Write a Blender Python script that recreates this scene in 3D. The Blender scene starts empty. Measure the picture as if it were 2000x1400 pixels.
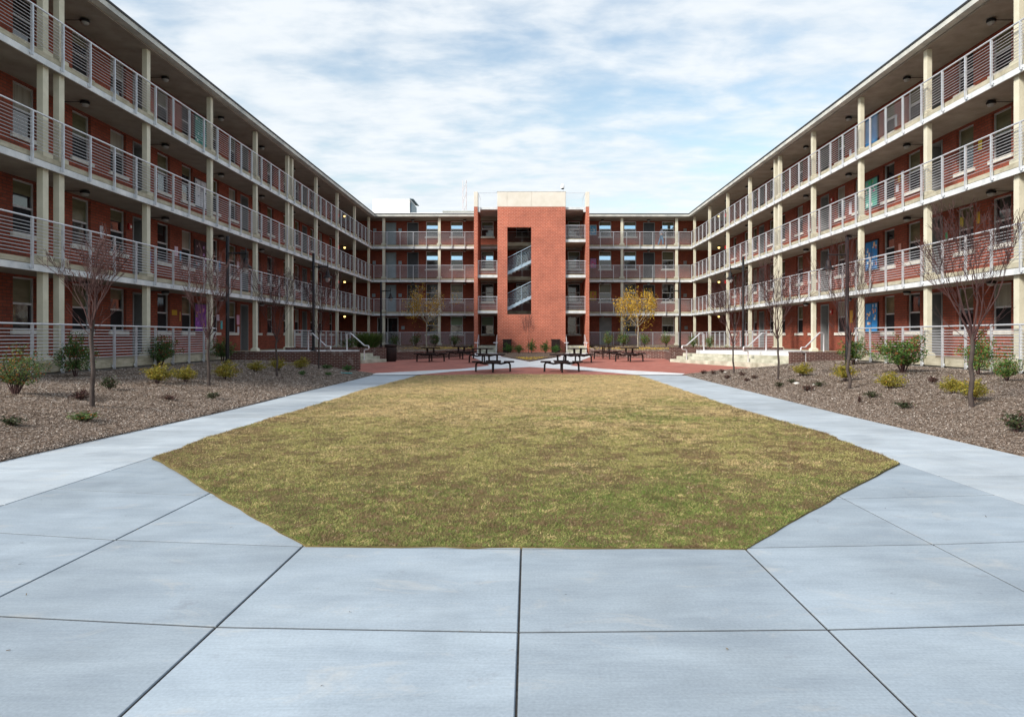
import bpy, bmesh, math, random
import numpy as np
from mathutils import Vector, Matrix
random.seed(7); rng = np.random.default_rng(7)
S = bpy.context.scene; COL = S.collection; R = math.radians
# ------------------------------------------------------------------ camera
CX, CY, F, H = 1031.0, 657.0, 1333.33, 1.6
cam = bpy.data.cameras.new('camera'); camo = bpy.data.objects.new('camera', cam); COL.objects.link(camo)
camo.location = (0, 0, H); camo.rotation_euler = (R(90), 0, 0)
cam.lens = 24; cam.sensor_width = 36; cam.shift_x = -(CX-1000)/2000; cam.shift_y = -(700-CY)/2000
cam.clip_end = 3000; cam.clip_start = .05; S.camera = camo
# ------------------------------------------------------------------ light
SUN_EL, SUN_AZ = 33, -128          # azimuth from +Y towards +X
S.view_settings.view_transform = 'Standard'; S.view_settings.look = 'None'
S.view_settings.exposure = 0.62; S.view_settings.gamma = 1
sl = bpy.data.lights.new('sun', 'SUN'); sl.energy = 3.3; sl.angle = R(14); sl.color = (1, .93, .83)
so = bpy.data.objects.new('sun', sl); COL.objects.link(so)
sd = Vector((math.sin(R(SUN_AZ))*math.cos(R(SUN_EL)), math.cos(R(SUN_AZ))*math.cos(R(SUN_EL)), math.sin(R(SUN_EL))))
so.rotation_euler = (-sd).to_track_quat('-Z', 'Y').to_euler(); so.location = (-20, -20, 30)
w = bpy.data.worlds.new('World'); S.world = w; w.use_nodes = True
nt = w.node_tree; N = nt.nodes; L = nt.links; N.clear()
def nd(t, **k):
    n = N.new(t)
    for a, b in k.items(): setattr(n, a, b)
    return n
def mth(op, a, b=None, c=None, clamp=False):
    n = N.new('ShaderNodeMath'); n.operation = op; n.use_clamp = clamp
    for i, v in enumerate((a, b, c)):
        if v is None: continue
        if isinstance(v, (int, float)): n.inputs[i].default_value = v
        else: L.new(v, n.inputs[i])
    return n.outputs[0]
out = nd('ShaderNodeOutputWorld'); bg = nd('ShaderNodeBackground'); bg.inputs[1].default_value = .1
sky = nd('ShaderNodeTexSky'); sky.sky_type = 'NISHITA'; sky.sun_disc = False
sky.sun_elevation = R(SUN_EL); sky.sun_rotation = R(SUN_AZ); sky.air_density = 1.6; sky.dust_density = .6; sky.ozone_density = 2.0
tc = nd('ShaderNodeTexCoord'); sp = nd('ShaderNodeSeparateXYZ'); L.new(tc.outputs['Generated'], sp.inputs[0])
zz = mth('MAXIMUM', sp.outputs[2], 0.0); den = mth('ADD', zz, .10)
cb = nd('ShaderNodeCombineXYZ'); L.new(mth('DIVIDE', sp.outputs[0], den), cb.inputs[0]); L.new(mth('DIVIDE', sp.outputs[1], den), cb.inputs[1])
def noise(scale, detail, rough, vec, dist=0, off=(0, 0, 0), sc=(1, 1, 1)):
    m = nd('ShaderNodeMapping'); m.inputs['Location'].default_value = off; m.inputs['Scale'].default_value = sc
    L.new(vec, m.inputs[0]); n = nd('ShaderNodeTexNoise'); L.new(m.outputs[0], n.inputs['Vector'])
    n.inputs['Scale'].default_value = scale; n.inputs['Detail'].default_value = detail
    n.inputs['Roughness'].default_value = rough; n.inputs['Distortion'].default_value = dist
    return n.outputs[0]
big = noise(.6, 3, .5, cb.outputs[0], .3, (3.1, 1.7, 0), (1, 1, 1))
fine = noise(3.0, 6, .5, cb.outputs[0], .35, (.3, 4, 0), (1, 1.25, 1))
rip = noise(9, 6, .6, cb.outputs[0], .2, (9, 2, 0), (.8, 1.3, 1))
cov = mth('ADD', mth('ADD', mth('MULTIPLY', big, .95), mth('MULTIPLY', fine, .75)), mth('MULTIPLY', rip, .28))
mr = nd('ShaderNodeMapRange'); mr.interpolation_type = 'SMOOTHSTEP'; L.new(cov, mr.inputs[0])
mr.inputs[1].default_value = .71; mr.inputs[2].default_value = 1.13
hz = nd('ShaderNodeMapRange'); hz.interpolation_type = 'SMOOTHSTEP'; L.new(sp.outputs[2], hz.inputs[0])
hz.inputs[1].default_value = .34; hz.inputs[2].default_value = .02; hz.inputs[3].default_value = 0; hz.inputs[4].default_value = .62
mask = mth('MAXIMUM', mth('MULTIPLY', mr.outputs[0], .93), hz.outputs[0], clamp=True)
ccol = nd('ShaderNodeMix', data_type='RGBA'); cmr = nd('ShaderNodeMapRange'); L.new(mth('ADD', mth('MULTIPLY', fine, .55), mth('MULTIPLY', rip, .45)), cmr.inputs[0]); cmr.inputs[1].default_value = .40; cmr.inputs[2].default_value = .60; L.new(cmr.outputs[0], ccol.inputs[0])
ccol.inputs[6].default_value = (5.3, 5.8, 6.25, 1); ccol.inputs[7].default_value = (6.2, 6.5, 6.75, 1)
skb = nd('ShaderNodeMix', data_type='RGBA', blend_type='MULTIPLY'); skb.inputs[0].default_value = 1
L.new(sky.outputs[0], skb.inputs[6]); skb.inputs[7].default_value = (1.3, 1.25, 1.22, 1)
mx = nd('ShaderNodeMix', data_type='RGBA'); L.new(mask, mx.inputs[0]); L.new(skb.outputs[2], mx.inputs[6]); L.new(ccol.outputs[2], mx.inputs[7])
L.new(mx.outputs[2], bg.inputs[0]); L.new(bg.outputs[0], out.inputs[0])
# ------------------------------------------------------------------ materials
def mat(name, col, rough=.8, metal=0, spec=.3, build=None):
    m = bpy.data.materials.new(name); m.use_nodes = True; t = m.node_tree
    b = t.nodes['Principled BSDF']; b.inputs['Base Color'].default_value = (*col, 1)
    b.inputs['Roughness'].default_value = rough; b.inputs['Metallic'].default_value = metal
    b.inputs['Specular IOR Level'].default_value = spec
    if build: build(t, b)
    return m
def n_(t, ty, **k):
    n = t.nodes.new(ty)
    for a, b in k.items():
        if a[0] == 'i' and a[1:].isdigit(): n.inputs[int(a[1:])].default_value = b
        elif a in n.inputs: n.inputs[a].default_value = b
        else: setattr(n, a, b)
    return n
def coord(t, sc=(1, 1, 1), kind='Object'):
    c = n_(t, 'ShaderNodeTexCoord'); m = n_(t, 'ShaderNodeMapping'); m.inputs['Scale'].default_value = sc
    if kind == 'World':
        g = n_(t, 'ShaderNodeNewGeometry'); t.links.new(g.outputs['Position'], m.inputs[0])
    else: t.links.new(c.outputs[kind], m.inputs[0])
    return m.outputs[0]
def noi(t, vec, scale, detail=4, rough=.55, dist=0):
    n = n_(t, 'ShaderNodeTexNoise'); t.links.new(vec, n.inputs['Vector'])
    n.inputs['Scale'].default_value = scale; n.inputs['Detail'].default_value = detail
    n.inputs['Roughness'].default_value = rough; n.inputs['Distortion'].default_value = dist
    return n.outputs[0]
def ramp(t, fac, stops):
    r = n_(t, 'ShaderNodeValToRGB'); e = r.color_ramp.elements
    while len(e) < len(stops): e.new(.5)
    for i, (p, c) in enumerate(stops): e[i].position = p; e[i].color = (*c, 1)
    t.links.new(fac, r.inputs[0]); return r.outputs[0]
def mixc(t, fac, a, b, mode='MIX'):
    m = n_(t, 'ShaderNodeMix', data_type='RGBA', blend_type=mode)
    if isinstance(fac, (int, float)): m.inputs[0].default_value = fac
    else: t.links.new(fac, m.inputs[0])
    for i, v in ((6, a), (7, b)):
        if isinstance(v, tuple): m.inputs[i].default_value = (*v, 1)
        else: t.links.new(v, m.inputs[i])
    return m.outputs[2]
def bump(t, b, h, strength=.3, dist=.01):
    n = n_(t, 'ShaderNodeBump'); n.inputs['Strength'].default_value = strength; n.inputs['Distance'].default_value = dist
    t.links.new(h, n.inputs['Height']); t.links.new(n.outputs[0], b.inputs['Normal'])
def brick(name, c1, c2, mortar, bw, bh, ms, stain=None, kind='World', msm=.1):
    def f(t, b):
        g = n_(t, 'ShaderNodeNewGeometry'); s = n_(t, 'ShaderNodeSeparateXYZ'); t.links.new(g.outputs['Position'], s.inputs[0])
        nn = n_(t, 'ShaderNodeSeparateXYZ'); t.links.new(g.outputs['True Normal'], nn.inputs[0])
        ax = n_(t, 'ShaderNodeMath', operation='ABSOLUTE'); t.links.new(nn.outputs[0], ax.inputs[0])
        gt = n_(t, 'ShaderNodeMath', operation='GREATER_THAN'); t.links.new(ax.outputs[0], gt.inputs[0]); gt.inputs[1].default_value = .6
        mm = n_(t, 'ShaderNodeMix'); t.links.new(gt.outputs[0], mm.inputs[0]); t.links.new(s.outputs[0], mm.inputs[2]); t.links.new(s.outputs[1], mm.inputs[3])
        c = n_(t, 'ShaderNodeCombineXYZ'); t.links.new(mm.outputs[0], c.inputs[0]); t.links.new(s.outputs[2], c.inputs[1])
        k = n_(t, 'ShaderNodeTexBrick'); t.links.new(c.outputs[0], k.inputs['Vector'])
        k.inputs['Color1'].default_value = (*c1, 1); k.inputs['Color2'].default_value = (*c2, 1); k.inputs['Mortar'].default_value = (*mortar, 1)
        k.inputs['Scale'].default_value = 1; k.inputs['Brick Width'].default_value = bw; k.inputs['Row Height'].default_value = bh
        k.inputs['Mortar Size'].default_value = ms; k.inputs['Mortar Smooth'].default_value = msm; k.inputs['Bias'].default_value = -.1
        p = coord(t, kind='World'); n1 = noi(t, p, .7, 5, .6); n2 = noi(t, p, 9, 3)
        col = mixc(t, .75, k.outputs['Color'], ramp(t, n1, [(.3, (.68, .68, .7)), (.7, (1.12, 1.08, 1.05))]), 'MULTIPLY')
        col = mixc(t, .5, col, ramp(t, n2, [(.3, (.75, .75, .75)), (.7, (1.2, 1.2, 1.2))]), 'MULTIPLY')
        if stain:
            n3 = noi(t, coord(t, (1, 1, .8), 'World'), 2.3, 6, .65)
            col = mixc(t, ramp(t, n3, [(.60, (0, 0, 0)), (.75, (.75, .75, .75))]), col, stain)
        t.links.new(col, b.inputs['Base Color']); bump(t, b, k.outputs['Fac'], -.6, .006)
    return mat(name, c1, .88, 0, .2, f)
M = {}
M['brick'] = brick('red_brick', (.34, .086, .052), (.25, .064, .041), (.13, .068, .054), .3, .098, .012)  # mortar colour darkened to include the shadow in the deep joints
M['tower_brick'] = brick('tower_brick', (.50, .140, .082), (.42, .112, .067), (.58, .31, .24), .27, .115, .013, None)
M['dark_brick'] = brick('garden_wall_brick', (.115, .045, .036), (.075, .030, .026), (.30, .24, .215), .235, .078, .009, (.38, .33, .31))
def rough_f(c1, c2, sc, bs=.2, bd=.005, det=5, stretch=(1, 1, 1)):
    def f(t, b):
        p = coord(t, stretch, 'World'); n1 = noi(t, p, sc, det, .6); t.links.new(ramp(t, n1, [(.3, c1), (.7, c2)]), b.inputs['Base Color'])
        bump(t, b, noi(t, p, sc*6, 4), bs, bd)
    return f
M['cream'] = mat('cream_paint', (.6, .55, .4), .75, 0, .3, rough_f((.56, .54, .43), (.69, .665, .54), 2.0, .15))
M['cap'] = mat('tower_cap', (.7, .66, .58), .8, 0, .2, rough_f((.66, .62, .54), (.76, .72, .65), 1.5, .1))
M['white_steel'] = mat('white_steel', (.7, .72, .74), .55, 0, .4, rough_f((.50, .54, .57), (.80, .82, .83), 2.2, .05, det=9))
M['parapet'] = mat('roof_white', (.9, .91, .92), .8, 0, .2, rough_f((.86, .88, .9), (.93, .93, .93), .5, .02))
M['roof_trim'] = mat('roof_trim', (.62, .62, .58), .7, 0, .3, rough_f((.36, .38, .37), (.68, .68, .63), 1.1, .05, det=7))
M['drip'] = mat('drip_edge', (.03, .032, .036), .6)
def slab_f(t, b):
    p = coord(t, (1, 1, 1), 'World'); n = noi(t, p, 1.6, 7, .68)
    n2 = noi(t, coord(t, (.8, .8, 6), 'World'), 3, 5, .6)
    c = mixc(t, .6, ramp(t, n, [(.3, (.30, .27, .20)), (.5, (.47, .44, .34)), (.7, (.56, .53, .43))]), ramp(t, n2, [(.25, (.5, .5, .48)), (.6, (1, 1, 1))]), 'MULTIPLY')
    t.links.new(c, b.inputs['Base Color']); bump(t, b, noi(t, p, 25, 4), .2, .004)
M['slab'] = mat('weathered_slab', (.45, .42, .33), .9, 0, .2, slab_f)
M['ceiling'] = mat('concrete_ceiling', (.3, .28, .25), .9, 0, .2, rough_f((.25, .225, .195), (.36, .33, .29), 1.6, .1, det=7))
M['metal'] = mat('brushed_rail_metal', (.6, .6, .6), .36, .5, .5, rough_f((.62, .65, .70), (.76, .79, .84), 6, .05))
M['blue_steel'] = mat('blue_grey_stair_steel', (.4, .5, .6), .4, .3, .5, rough_f((.30, .42, .52), (.42, .55, .66), 4, .05))
M['alu_white'] = mat('pale_window_frame', (.8, .8, .8), .4, 0, .5, rough_f((.74, .78, .83), (.86, .89, .92), 4, .03))
M['alu'] = mat('window_aluminium', (.5, .5, .5), .45, .3, .5, rough_f((.42, .43, .45), (.55, .57, .60), 4, .03))
M['handrail'] = mat('white_handrail', (.75, .75, .78), .35, .2, .5, rough_f((.70, .70, .73), (.82, .82, .85), 5, .03))
M['black'] = mat('black_powdercoat', (.01, .01, .012), .5, 0, .3, rough_f((.006, .006, .008), (.014, .014, .017), 8, .05))
M['brown_metal'] = mat('dark_brown_plastisol', (.03, .018, .017), .75, 0, .2, rough_f((.022, .013, .013), (.038, .024, .022), 10, .1))
M['doorgrey'] = mat('door_grey', (.2, .2, .21), .5, 0, .4, rough_f((.19, .195, .205), (.24, .245, .255), 3, .03))
M['doordark'] = mat('door_dark', (.022, .024, .03), .4, 0, .4, rough_f((.018, .019, .024), (.03, .032, .04), 3, .03))
M['doorblue'] = mat('door_blue_grey', (.25, .33, .38), .45, 0, .4, rough_f((.22, .30, .35), (.30, .38, .43), 2, .03))
M['sill'] = mat('cast_stone_sill', (.62, .60, .56), .8, 0, .2, rough_f((.53, .51, .47), (.70, .68, .64), 5, .1))
def glass_f(base, r):
    def f(t, b):
        p = coord(t, kind='World'); bump(t, b, noi(t, p, 1.3, 2), .12, .05)
        n = noi(t, p, .9, 3); t.links.new(ramp(t, n, [(.3, tuple(x*.6 for x in base)), (.7, tuple(x*1.3 for x in base))]), b.inputs['Base Color'])
        b.inputs['IOR'].default_value = 1.7
    return f
M['glass'] = mat('dark_glass', (.01, .012, .016), .06, 0, .6, glass_f((.010, .012, .016), .06))
M['glass_sky'] = mat('reflective_glass', (.02, .04, .07), .03, .85, .9, lambda t, b: (b.inputs['Base Color'].__setattr__('default_value', (.52, .78, 1, 1)), bump(t, b, noi(t, coord(t, kind='World'), 1.1, 2), .1, .04)))
M['screen'] = mat('insect_screen', (.012, .012, .014), .7, 0, .2, rough_f((.009, .009, .011), (.017, .017, .02), 2, .1))
M['blind'] = mat('olive_blind_behind_glass', (.16, .155, .09), .25, 0, .5, rough_f((.075, .075, .042), (.16, .155, .09), .8, .02, stretch=(1, 1, 5)))
M['curtain'] = mat('pale_curtain', (.3, .28, .24), .35, 0, .4, rough_f((.20, .19, .165), (.34, .33, .28), 2.0, .02, stretch=(6, 6, .4)))
def em_mat(name, c, s):
    m = mat(name, c); b = m.node_tree.nodes['Principled BSDF']; b.inputs['Emission Color'].default_value = (*c, 1); b.inputs['Emission Strength'].default_value = s; return m
M['warm'] = em_mat('lit_bulb', (1, .68, .22), 2.2)
M['red_sign'] = em_mat('lit_red_sign', (.55, .02, .03), .5)
M['lens'] = mat('frosted_lens', (.3, .3, .3), .3, 0, .5)
def conc_f(tint, k=1.0):
    def f(t, b):
        p = coord(t, (1, 1, 1), 'World'); st = coord(t, (.6, 2.0, 1), 'World'); br = coord(t, (2.5, 90, 1), 'World')
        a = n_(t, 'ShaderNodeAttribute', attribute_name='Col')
        n1 = noi(t, p, .8, 8, .62, .4); n2 = noi(t, st, 1.7, 6, .6, .3); n3 = noi(t, p, 60, 3, .6); n4 = noi(t, br, 1, 3, .6)
        c = ramp(t, n1, [(.25, tuple(.78*x*k for x in tint)), (.5, tuple(x*k for x in tint)), (.75, tuple(1.2*x*k for x in tint))])
        c = mixc(t, .8, c, ramp(t, n2, [(.3, (.81, .82, .84)), (.65, (1.07, 1.06, 1.05))]), 'MULTIPLY')
        c = mixc(t, .8, c, ramp(t, n3, [(.25, (.84, .84, .84)), (.7, (1.08, 1.08, 1.08))]), 'MULTIPLY')
        c = mixc(t, .8, c, ramp(t, n4, [(.3, (.91, .91, .91)), (.65, (1.04, 1.04, 1.04))]), 'MULTIPLY')
        sp_ = noi(t, p, 2.1, 9, .75); c = mixc(t, ramp(t, sp_, [(.60, (0, 0, 0)), (.74, (.5, .5, .5))]), c, (.17, .17, .19))
        dk = noi(t, p, 9, 4, .6); c = mixc(t, ramp(t, dk, [(.70, (0, 0, 0)), (.76, (.5, .5, .5))]), c, (.12, .12, .13))
        sq_ = noi(t, coord(t, (.8, 1.6, 1), 'World'), 1.9, 8, .7, .8); c = mixc(t, ramp(t, sq_, [(.56, (0, 0, 0)), (.76, (.55, .55, .55))]), c, (.52*k, .50*k, .46*k))
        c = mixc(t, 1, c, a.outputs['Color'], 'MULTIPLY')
        t.links.new(c, b.inputs['Base Color'])
        bump(t, b, n4, .25, .003)
    return f
M['concrete'] = mat('broom_finished_concrete', (.5, .52, .54), .82, 0, .3, conc_f((.335, .395, .45)))
M['path_conc'] = mat('brightened_path_concrete', (.6, .6, .62), .8, 0, .3, conc_f((.72, .73, .74)))  # paler tint carries the brightness concrete shows at a low view angle
M['walk_conc'] = mat('side_path_concrete', (.5, .5, .5), .62, 0, .5, conc_f((.43, .485, .53)))  # low-angle brightness of the side paths is worked into this tint
M['joint'] = mat('joint_filler', (.03, .03, .032), .95, 0, .1, rough_f((.018, .018, .02), (.06, .055, .05), 20, .2))
M['step'] = mat('weathered_step_concrete', (.55, .54, .45), .9, 0, .2, rough_f((.27, .265, .20), (.60, .59, .50), 2.4, .2, det=10))
M['base_conc'] = mat('foundation_concrete', (.2, .2, .2), .9, 0, .2, rough_f((.12, .12, .12), (.26, .255, .24), 2, .2))
def paver_f(t, b):
    k = n_(t, 'ShaderNodeTexBrick'); t.links.new(coord(t, kind='World'), k.inputs['Vector'])
    k.inputs['Color1'].default_value = (.45, .165, .125, 1); k.inputs['Color2'].default_value = (.37, .125, .096, 1); k.inputs['Mortar'].default_value = (.30, .16, .13, 1)
    k.inputs['Scale'].default_value = 1; k.inputs['Brick Width'].default_value = .2; k.inputs['Row Height'].default_value = .1; k.inputs['Mortar Size'].default_value = .006
    p = coord(t, kind='World'); n1 = noi(t, p, .5, 7, .65, .5)
    c = mixc(t, .8, k.outputs['Color'], ramp(t, n1, [(.3, (.78, .78, .8)), (.7, (1.18, 1.16, 1.14))]), 'MULTIPLY')
    c = mixc(t, ramp(t, noi(t, p, .9, 6, .7, 1), [(.55, (0, 0, 0)), (.8, (.5, .5, .5))]), c, (.48, .34, .30))
    t.links.new(c, b.inputs['Base Color']); bump(t, b, k.outputs['Fac'], -.3, .004)
M['paver'] = mat('red_brick_pavers', (.33, .1, .07), .85, 0, .2, paver_f)
def mulch_f(t, b):
    p = coord(t, kind='World'); v = n_(t, 'ShaderNodeTexVoronoi'); t.links.new(p, v.inputs['Vector']); v.inputs['Scale'].default_value = 26; v.inputs['Randomness'].default_value = 1
    s = n_(t, 'ShaderNodeSeparateColor'); t.links.new(v.outputs['Color'], s.inputs[0])
    c = ramp(t, s.outputs[0], [(0, (.07, .05, .036)), (.5, (.16, .115, .085)), (.85, (.24, .185, .145)), (1, (.34, .28, .23))])
    c = mixc(t, .8, c, ramp(t, noi(t, p, 1.1, 6, .6), [(.3, (.75, .72, .7)), (.7, (1.35, 1.35, 1.35))]), 'MULTIPLY')
    t.links.new(c, b.inputs['Base Color']); bump(t, b, noi(t, p, 18, 6, .7), .9, .04)
M['mulch'] = mat('bark_mulch', (.13, .09, .07), .95, 0, .1, mulch_f)
M['soil'] = mat('lawn_soil', (.1, .08, .04), .95, 0, .1, rough_f((.085, .07, .03), (.17, .135, .06), 3, .5, .02, det=8))
M['far_ground'] = mat('far_ground', (.08, .09, .04), .95, 0, .1, rough_f((.06, .07, .03), (.12, .11, .06), .2, .1))
def vcol(name, rough=.6, trans=0, spec=.25):
    def f(t, b):
        a = n_(t, 'ShaderNodeAttribute', attribute_name='Col'); t.links.new(a.outputs['Color'], b.inputs['Base Color'])
        if trans:
            tr = n_(t, 'ShaderNodeBsdfTranslucent'); t.links.new(a.outputs['Color'], tr.inputs[0])
            mxs = n_(t, 'ShaderNodeMixShader'); mxs.inputs[0].default_value = trans
            t.links.new(b.outputs[0], mxs.inputs[1]); t.links.new(tr.outputs[0], mxs.inputs[2]); t.links.new(mxs.outputs[0], t.nodes['Material Output'].inputs[0])
    return mat(name, (.1, .1, .1), rough, 0, spec, f)
M['leaf'] = vcol('leaves', .5, .25); M['blade'] = vcol('grass_blades', .7, .2); M['chip'] = vcol('wood_chips', .85); M['poster'] = vcol('printed_paper', .6)
M['bark'] = mat('bark', (.09, .07, .065), .9, 0, .2, rough_f((.04, .03, .028), (.10, .08, .072), 14, .6, .01, stretch=(1, 1, .3)))
M['pale_bark'] = mat('pale_bark', (.35, .31, .25), .9, 0, .2, rough_f((.24, .21, .17), (.44, .40, .33), 10, .4, .01, stretch=(1, 1, .3)))
M['twig'] = mat('reddish_twigs', (.12, .06, .06), .85, 0, .2, rough_f((.05, .028, .028), (.095, .052, .05), 8, .2))
M['turq'] = mat('turquoise_plastic', (.05, .32, .34), .5)
M['redpaint'] = mat('red_paint', (.35, .02, .02), .4)
M['skin'] = mat('skin', (.45, .26, .18), .6); M['hair'] = mat('dark_hair', (.02, .014, .01), .6)
M['jeans'] = mat('blue_denim', (.06, .16, .28), .85, 0, .1, rough_f((.05, .13, .24), (.08, .2, .33), 20, .2))
M['jacket'] = mat('grey_blue_cloth', (.2, .24, .3), .85, 0, .1, rough_f((.17, .21, .26), (.25, .28, .35), 12, .2))
M['shoe'] = mat('dark_shoe', (.05, .03, .03), .6)
M['lamp_glass'] = mat('lamp_glass', (.6, .62, .65), .12, 0, .6, lambda t, b: b.inputs['Transmission Weight'].__setattr__('default_value', .5))
M['paleglow'] = mat('pale_green_daylight', (.28, .40, .26), .4)  # daylight seen through the panes, put in as a flat pale green
# ------------------------------------------------------------------ object helpers
def link(o, parent=None):
    COL.objects.link(o)
    if parent: o.parent = parent
    return o
def tag(o, label=None, cat=None, group=None, kind=None):
    for k, v in (('label', label), ('category', cat), ('group', group), ('kind', kind)):
        if v: o[k] = v
    return o
def empty(name, loc=(0, 0, 0), rz=0, label=None, cat=None, group=None, kind=None):
    o = bpy.data.objects.new(name, None); link(o); o.location = loc; o.rotation_euler = (0, 0, rz); o.empty_display_size = .2
    return tag(o, label, cat, group, kind)
class MB:
    def __init__(s): s.v = []; s.f = []; s.mi = []; s.sm = []
    def add(s, vs, fs, mi=0, sm=False):
        o = len(s.v); s.v += [tuple(p) for p in vs]; s.f += [tuple(i+o for i in f) for f in fs]; s.mi += [mi]*len(fs); s.sm += [sm]*len(fs)
    def box(s, x0, x1, y0, y1, z0, z1, mi=0):
        s.add([(x0,y0,z0),(x1,y0,z0),(x1,y1,z0),(x0,y1,z0),(x0,y0,z1),(x1,y0,z1),(x1,y1,z1),(x0,y1,z1)],
              [(0,3,2,1),(4,5,6,7),(0,1,5,4),(1,2,6,5),(2,3,7,6),(3,0,4,7)], mi)
    def quad(s, a, b, c, d, mi=0): s.add([a, b, c, d], [(0, 1, 2, 3)], mi)
    def prism(s, poly, z0, z1, mi=0):      # ccw polygon
        n = len(poly); z0 = z0 if isinstance(z0, (list, tuple)) else [z0]*n; z1 = z1 if isinstance(z1, (list, tuple)) else [z1]*n
        s.add([(p[0], p[1], z0[i]) for i, p in enumerate(poly)]+[(p[0], p[1], z1[i]) for i, p in enumerate(poly)],
              [tuple(range(n-1, -1, -1)), tuple(range(n, 2*n))]+[(i, (i+1) % n, (i+1) % n+n, i+n) for i in range(n)], mi)
    def tube(s, pts, r, n=8, mi=0, caps=True):
        pts = [Vector(p) for p in pts]; rs = r if isinstance(r, (list, tuple)) else [r]*len(pts); vs = []; fs = []
        up = None
        for i, p in enumerate(pts):
            d = (pts[min(i+1, len(pts)-1)]-pts[max(i-1, 0)])
            d = d.normalized() if d.length > 1e-9 else Vector((0, 0, 1))
            if up is None: up = Vector((0, 0, 1)) if abs(d.z) < .9 else Vector((1, 0, 0))
            a = d.cross(up)
            if a.length < 1e-4: a = d.orthogonal()
            a.normalize(); b = d.cross(a).normalized(); up = -b if False else up
            for k in range(n):
                t = 2*math.pi*k/n; vs.append(p+a*math.cos(t)*rs[i]+b*math.sin(t)*rs[i])
        for i in range(len(pts)-1):
            for k in range(n):
                k2 = (k+1) % n; fs.append((i*n+k, i*n+k2, (i+1)*n+k2, (i+1)*n+k))
        s.add(vs, fs, mi, n > 5)
        if caps:
            s.add([vs[k] for k in range(n)], [tuple(range(n))], mi); s.add([vs[-n+k] for k in range(n)], [tuple(range(n-1, -1, -1))], mi)
    def lathe(s, prof, c=(0, 0, 0), n=20, mi=0):
        vs = []; fs = []
        for r, z in prof:
            for k in range(n):
                t = 2*math.pi*k/n; vs.append((c[0]+r*math.cos(t), c[1]+r*math.sin(t), c[2]+z))
        for i in range(len(prof)-1):
            for k in range(n):
                k2 = (k+1) % n; fs.append((i*n+k, i*n+k2, (i+1)*n+k2, (i+1)*n+k))
        s.add(vs, fs, mi, True)
        for i, rev in ((0, True), (len(prof)-1, False)):
            if prof[i][0] > 1e-4: s.add(vs[i*n:(i+1)*n], [tuple(range(n-1, -1, -1)) if rev else tuple(range(n))], mi)
    def mesh(s, name, mats, origin=(0, 0, 0)):
        me = bpy.data.meshes.new(name); ox, oy, oz = origin
        me.from_pydata([(x-ox, y-oy, z-oz) for x, y, z in s.v], [], s.f)
        for m in (mats if isinstance(mats, (list, tuple)) else [mats]): me.materials.append(M[m] if isinstance(m, str) else m)
        me.polygons.foreach_set('material_index', s.mi); me.polygons.foreach_set('use_smooth', s.sm); me.update()
        return me
    def build(s, name, mats, parent=None, loc=None, bevel=0):
        if loc is None:
            a = np.array(s.v); lo = a.min(0); hi = a.max(0); loc = ((lo[0]+hi[0])/2, (lo[1]+hi[1])/2, lo[2])
            loc = tuple(float(q) for q in loc)
        o = bpy.data.objects.new(name, s.mesh(name, mats, loc)); link(o, parent); o.location = loc
        if bevel:
            m = o.modifiers.new('bevel', 'BEVEL'); m.width = bevel; m.segments = 2; m.limit_method = 'ANGLE'
        return o
def inst(me, name, parent, loc, rz=0):
    o = bpy.data.objects.new(name, me); link(o, parent); o.location = loc; o.rotation_euler = (0, 0, rz); return o
def copy_tree(o, parent=None):
    c = o.copy(); link(c); c.parent = parent
    for ch in list(o.children): copy_tree(ch, c)
    return c
def mesh_np(name, V, k, col, material):     # k verts per face, faces consecutive; col per vertex
    n = len(V); me = bpy.data.meshes.new(name); me.vertices.add(n); me.vertices.foreach_set('co', np.ascontiguousarray(V, dtype=np.float32).ravel())
    nf = n//k; me.loops.add(n); me.loops.foreach_set('vertex_index', np.arange(n, dtype=np.int32))
    me.polygons.add(nf); me.polygons.foreach_set('loop_start', np.arange(0, n, k, dtype=np.int32)); me.polygons.foreach_set('loop_total', np.full(nf, k, dtype=np.int32))
    a = me.color_attributes.new('Col', 'FLOAT_COLOR', 'POINT'); c4 = np.ones((n, 4), np.float32); c4[:, :3] = col; a.data.foreach_set('color', c4.ravel())
    me.materials.append(M[material]); me.update(calc_edges=True); me.validate(); return me
# value noise
_lat = rng.random((128, 128))
def vnoise(x, y, s):
    x = np.asarray(x)*s+57.3; y = np.asarray(y)*s+31.7; xi = np.floor(x).astype(int); yi = np.floor(y).astype(int); fx = x-xi; fy = y-yi
    fx = fx*fx*(3-2*fx); fy = fy*fy*(3-2*fy)
    g = lambda a, b: _lat[a % 128, b % 128]
    return (g(xi, yi)*(1-fx)+g(xi+1, yi)*fx)*(1-fy)+(g(xi, yi+1)*(1-fx)+g(xi+1, yi+1)*fx)*fy
def fbm(x, y, s): return (vnoise(x, y, s)*.5+vnoise(x, y, s*2.1)*.27+vnoise(x, y, s*4.3)*.15+vnoise(x, y, s*9)*.08)
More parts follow.
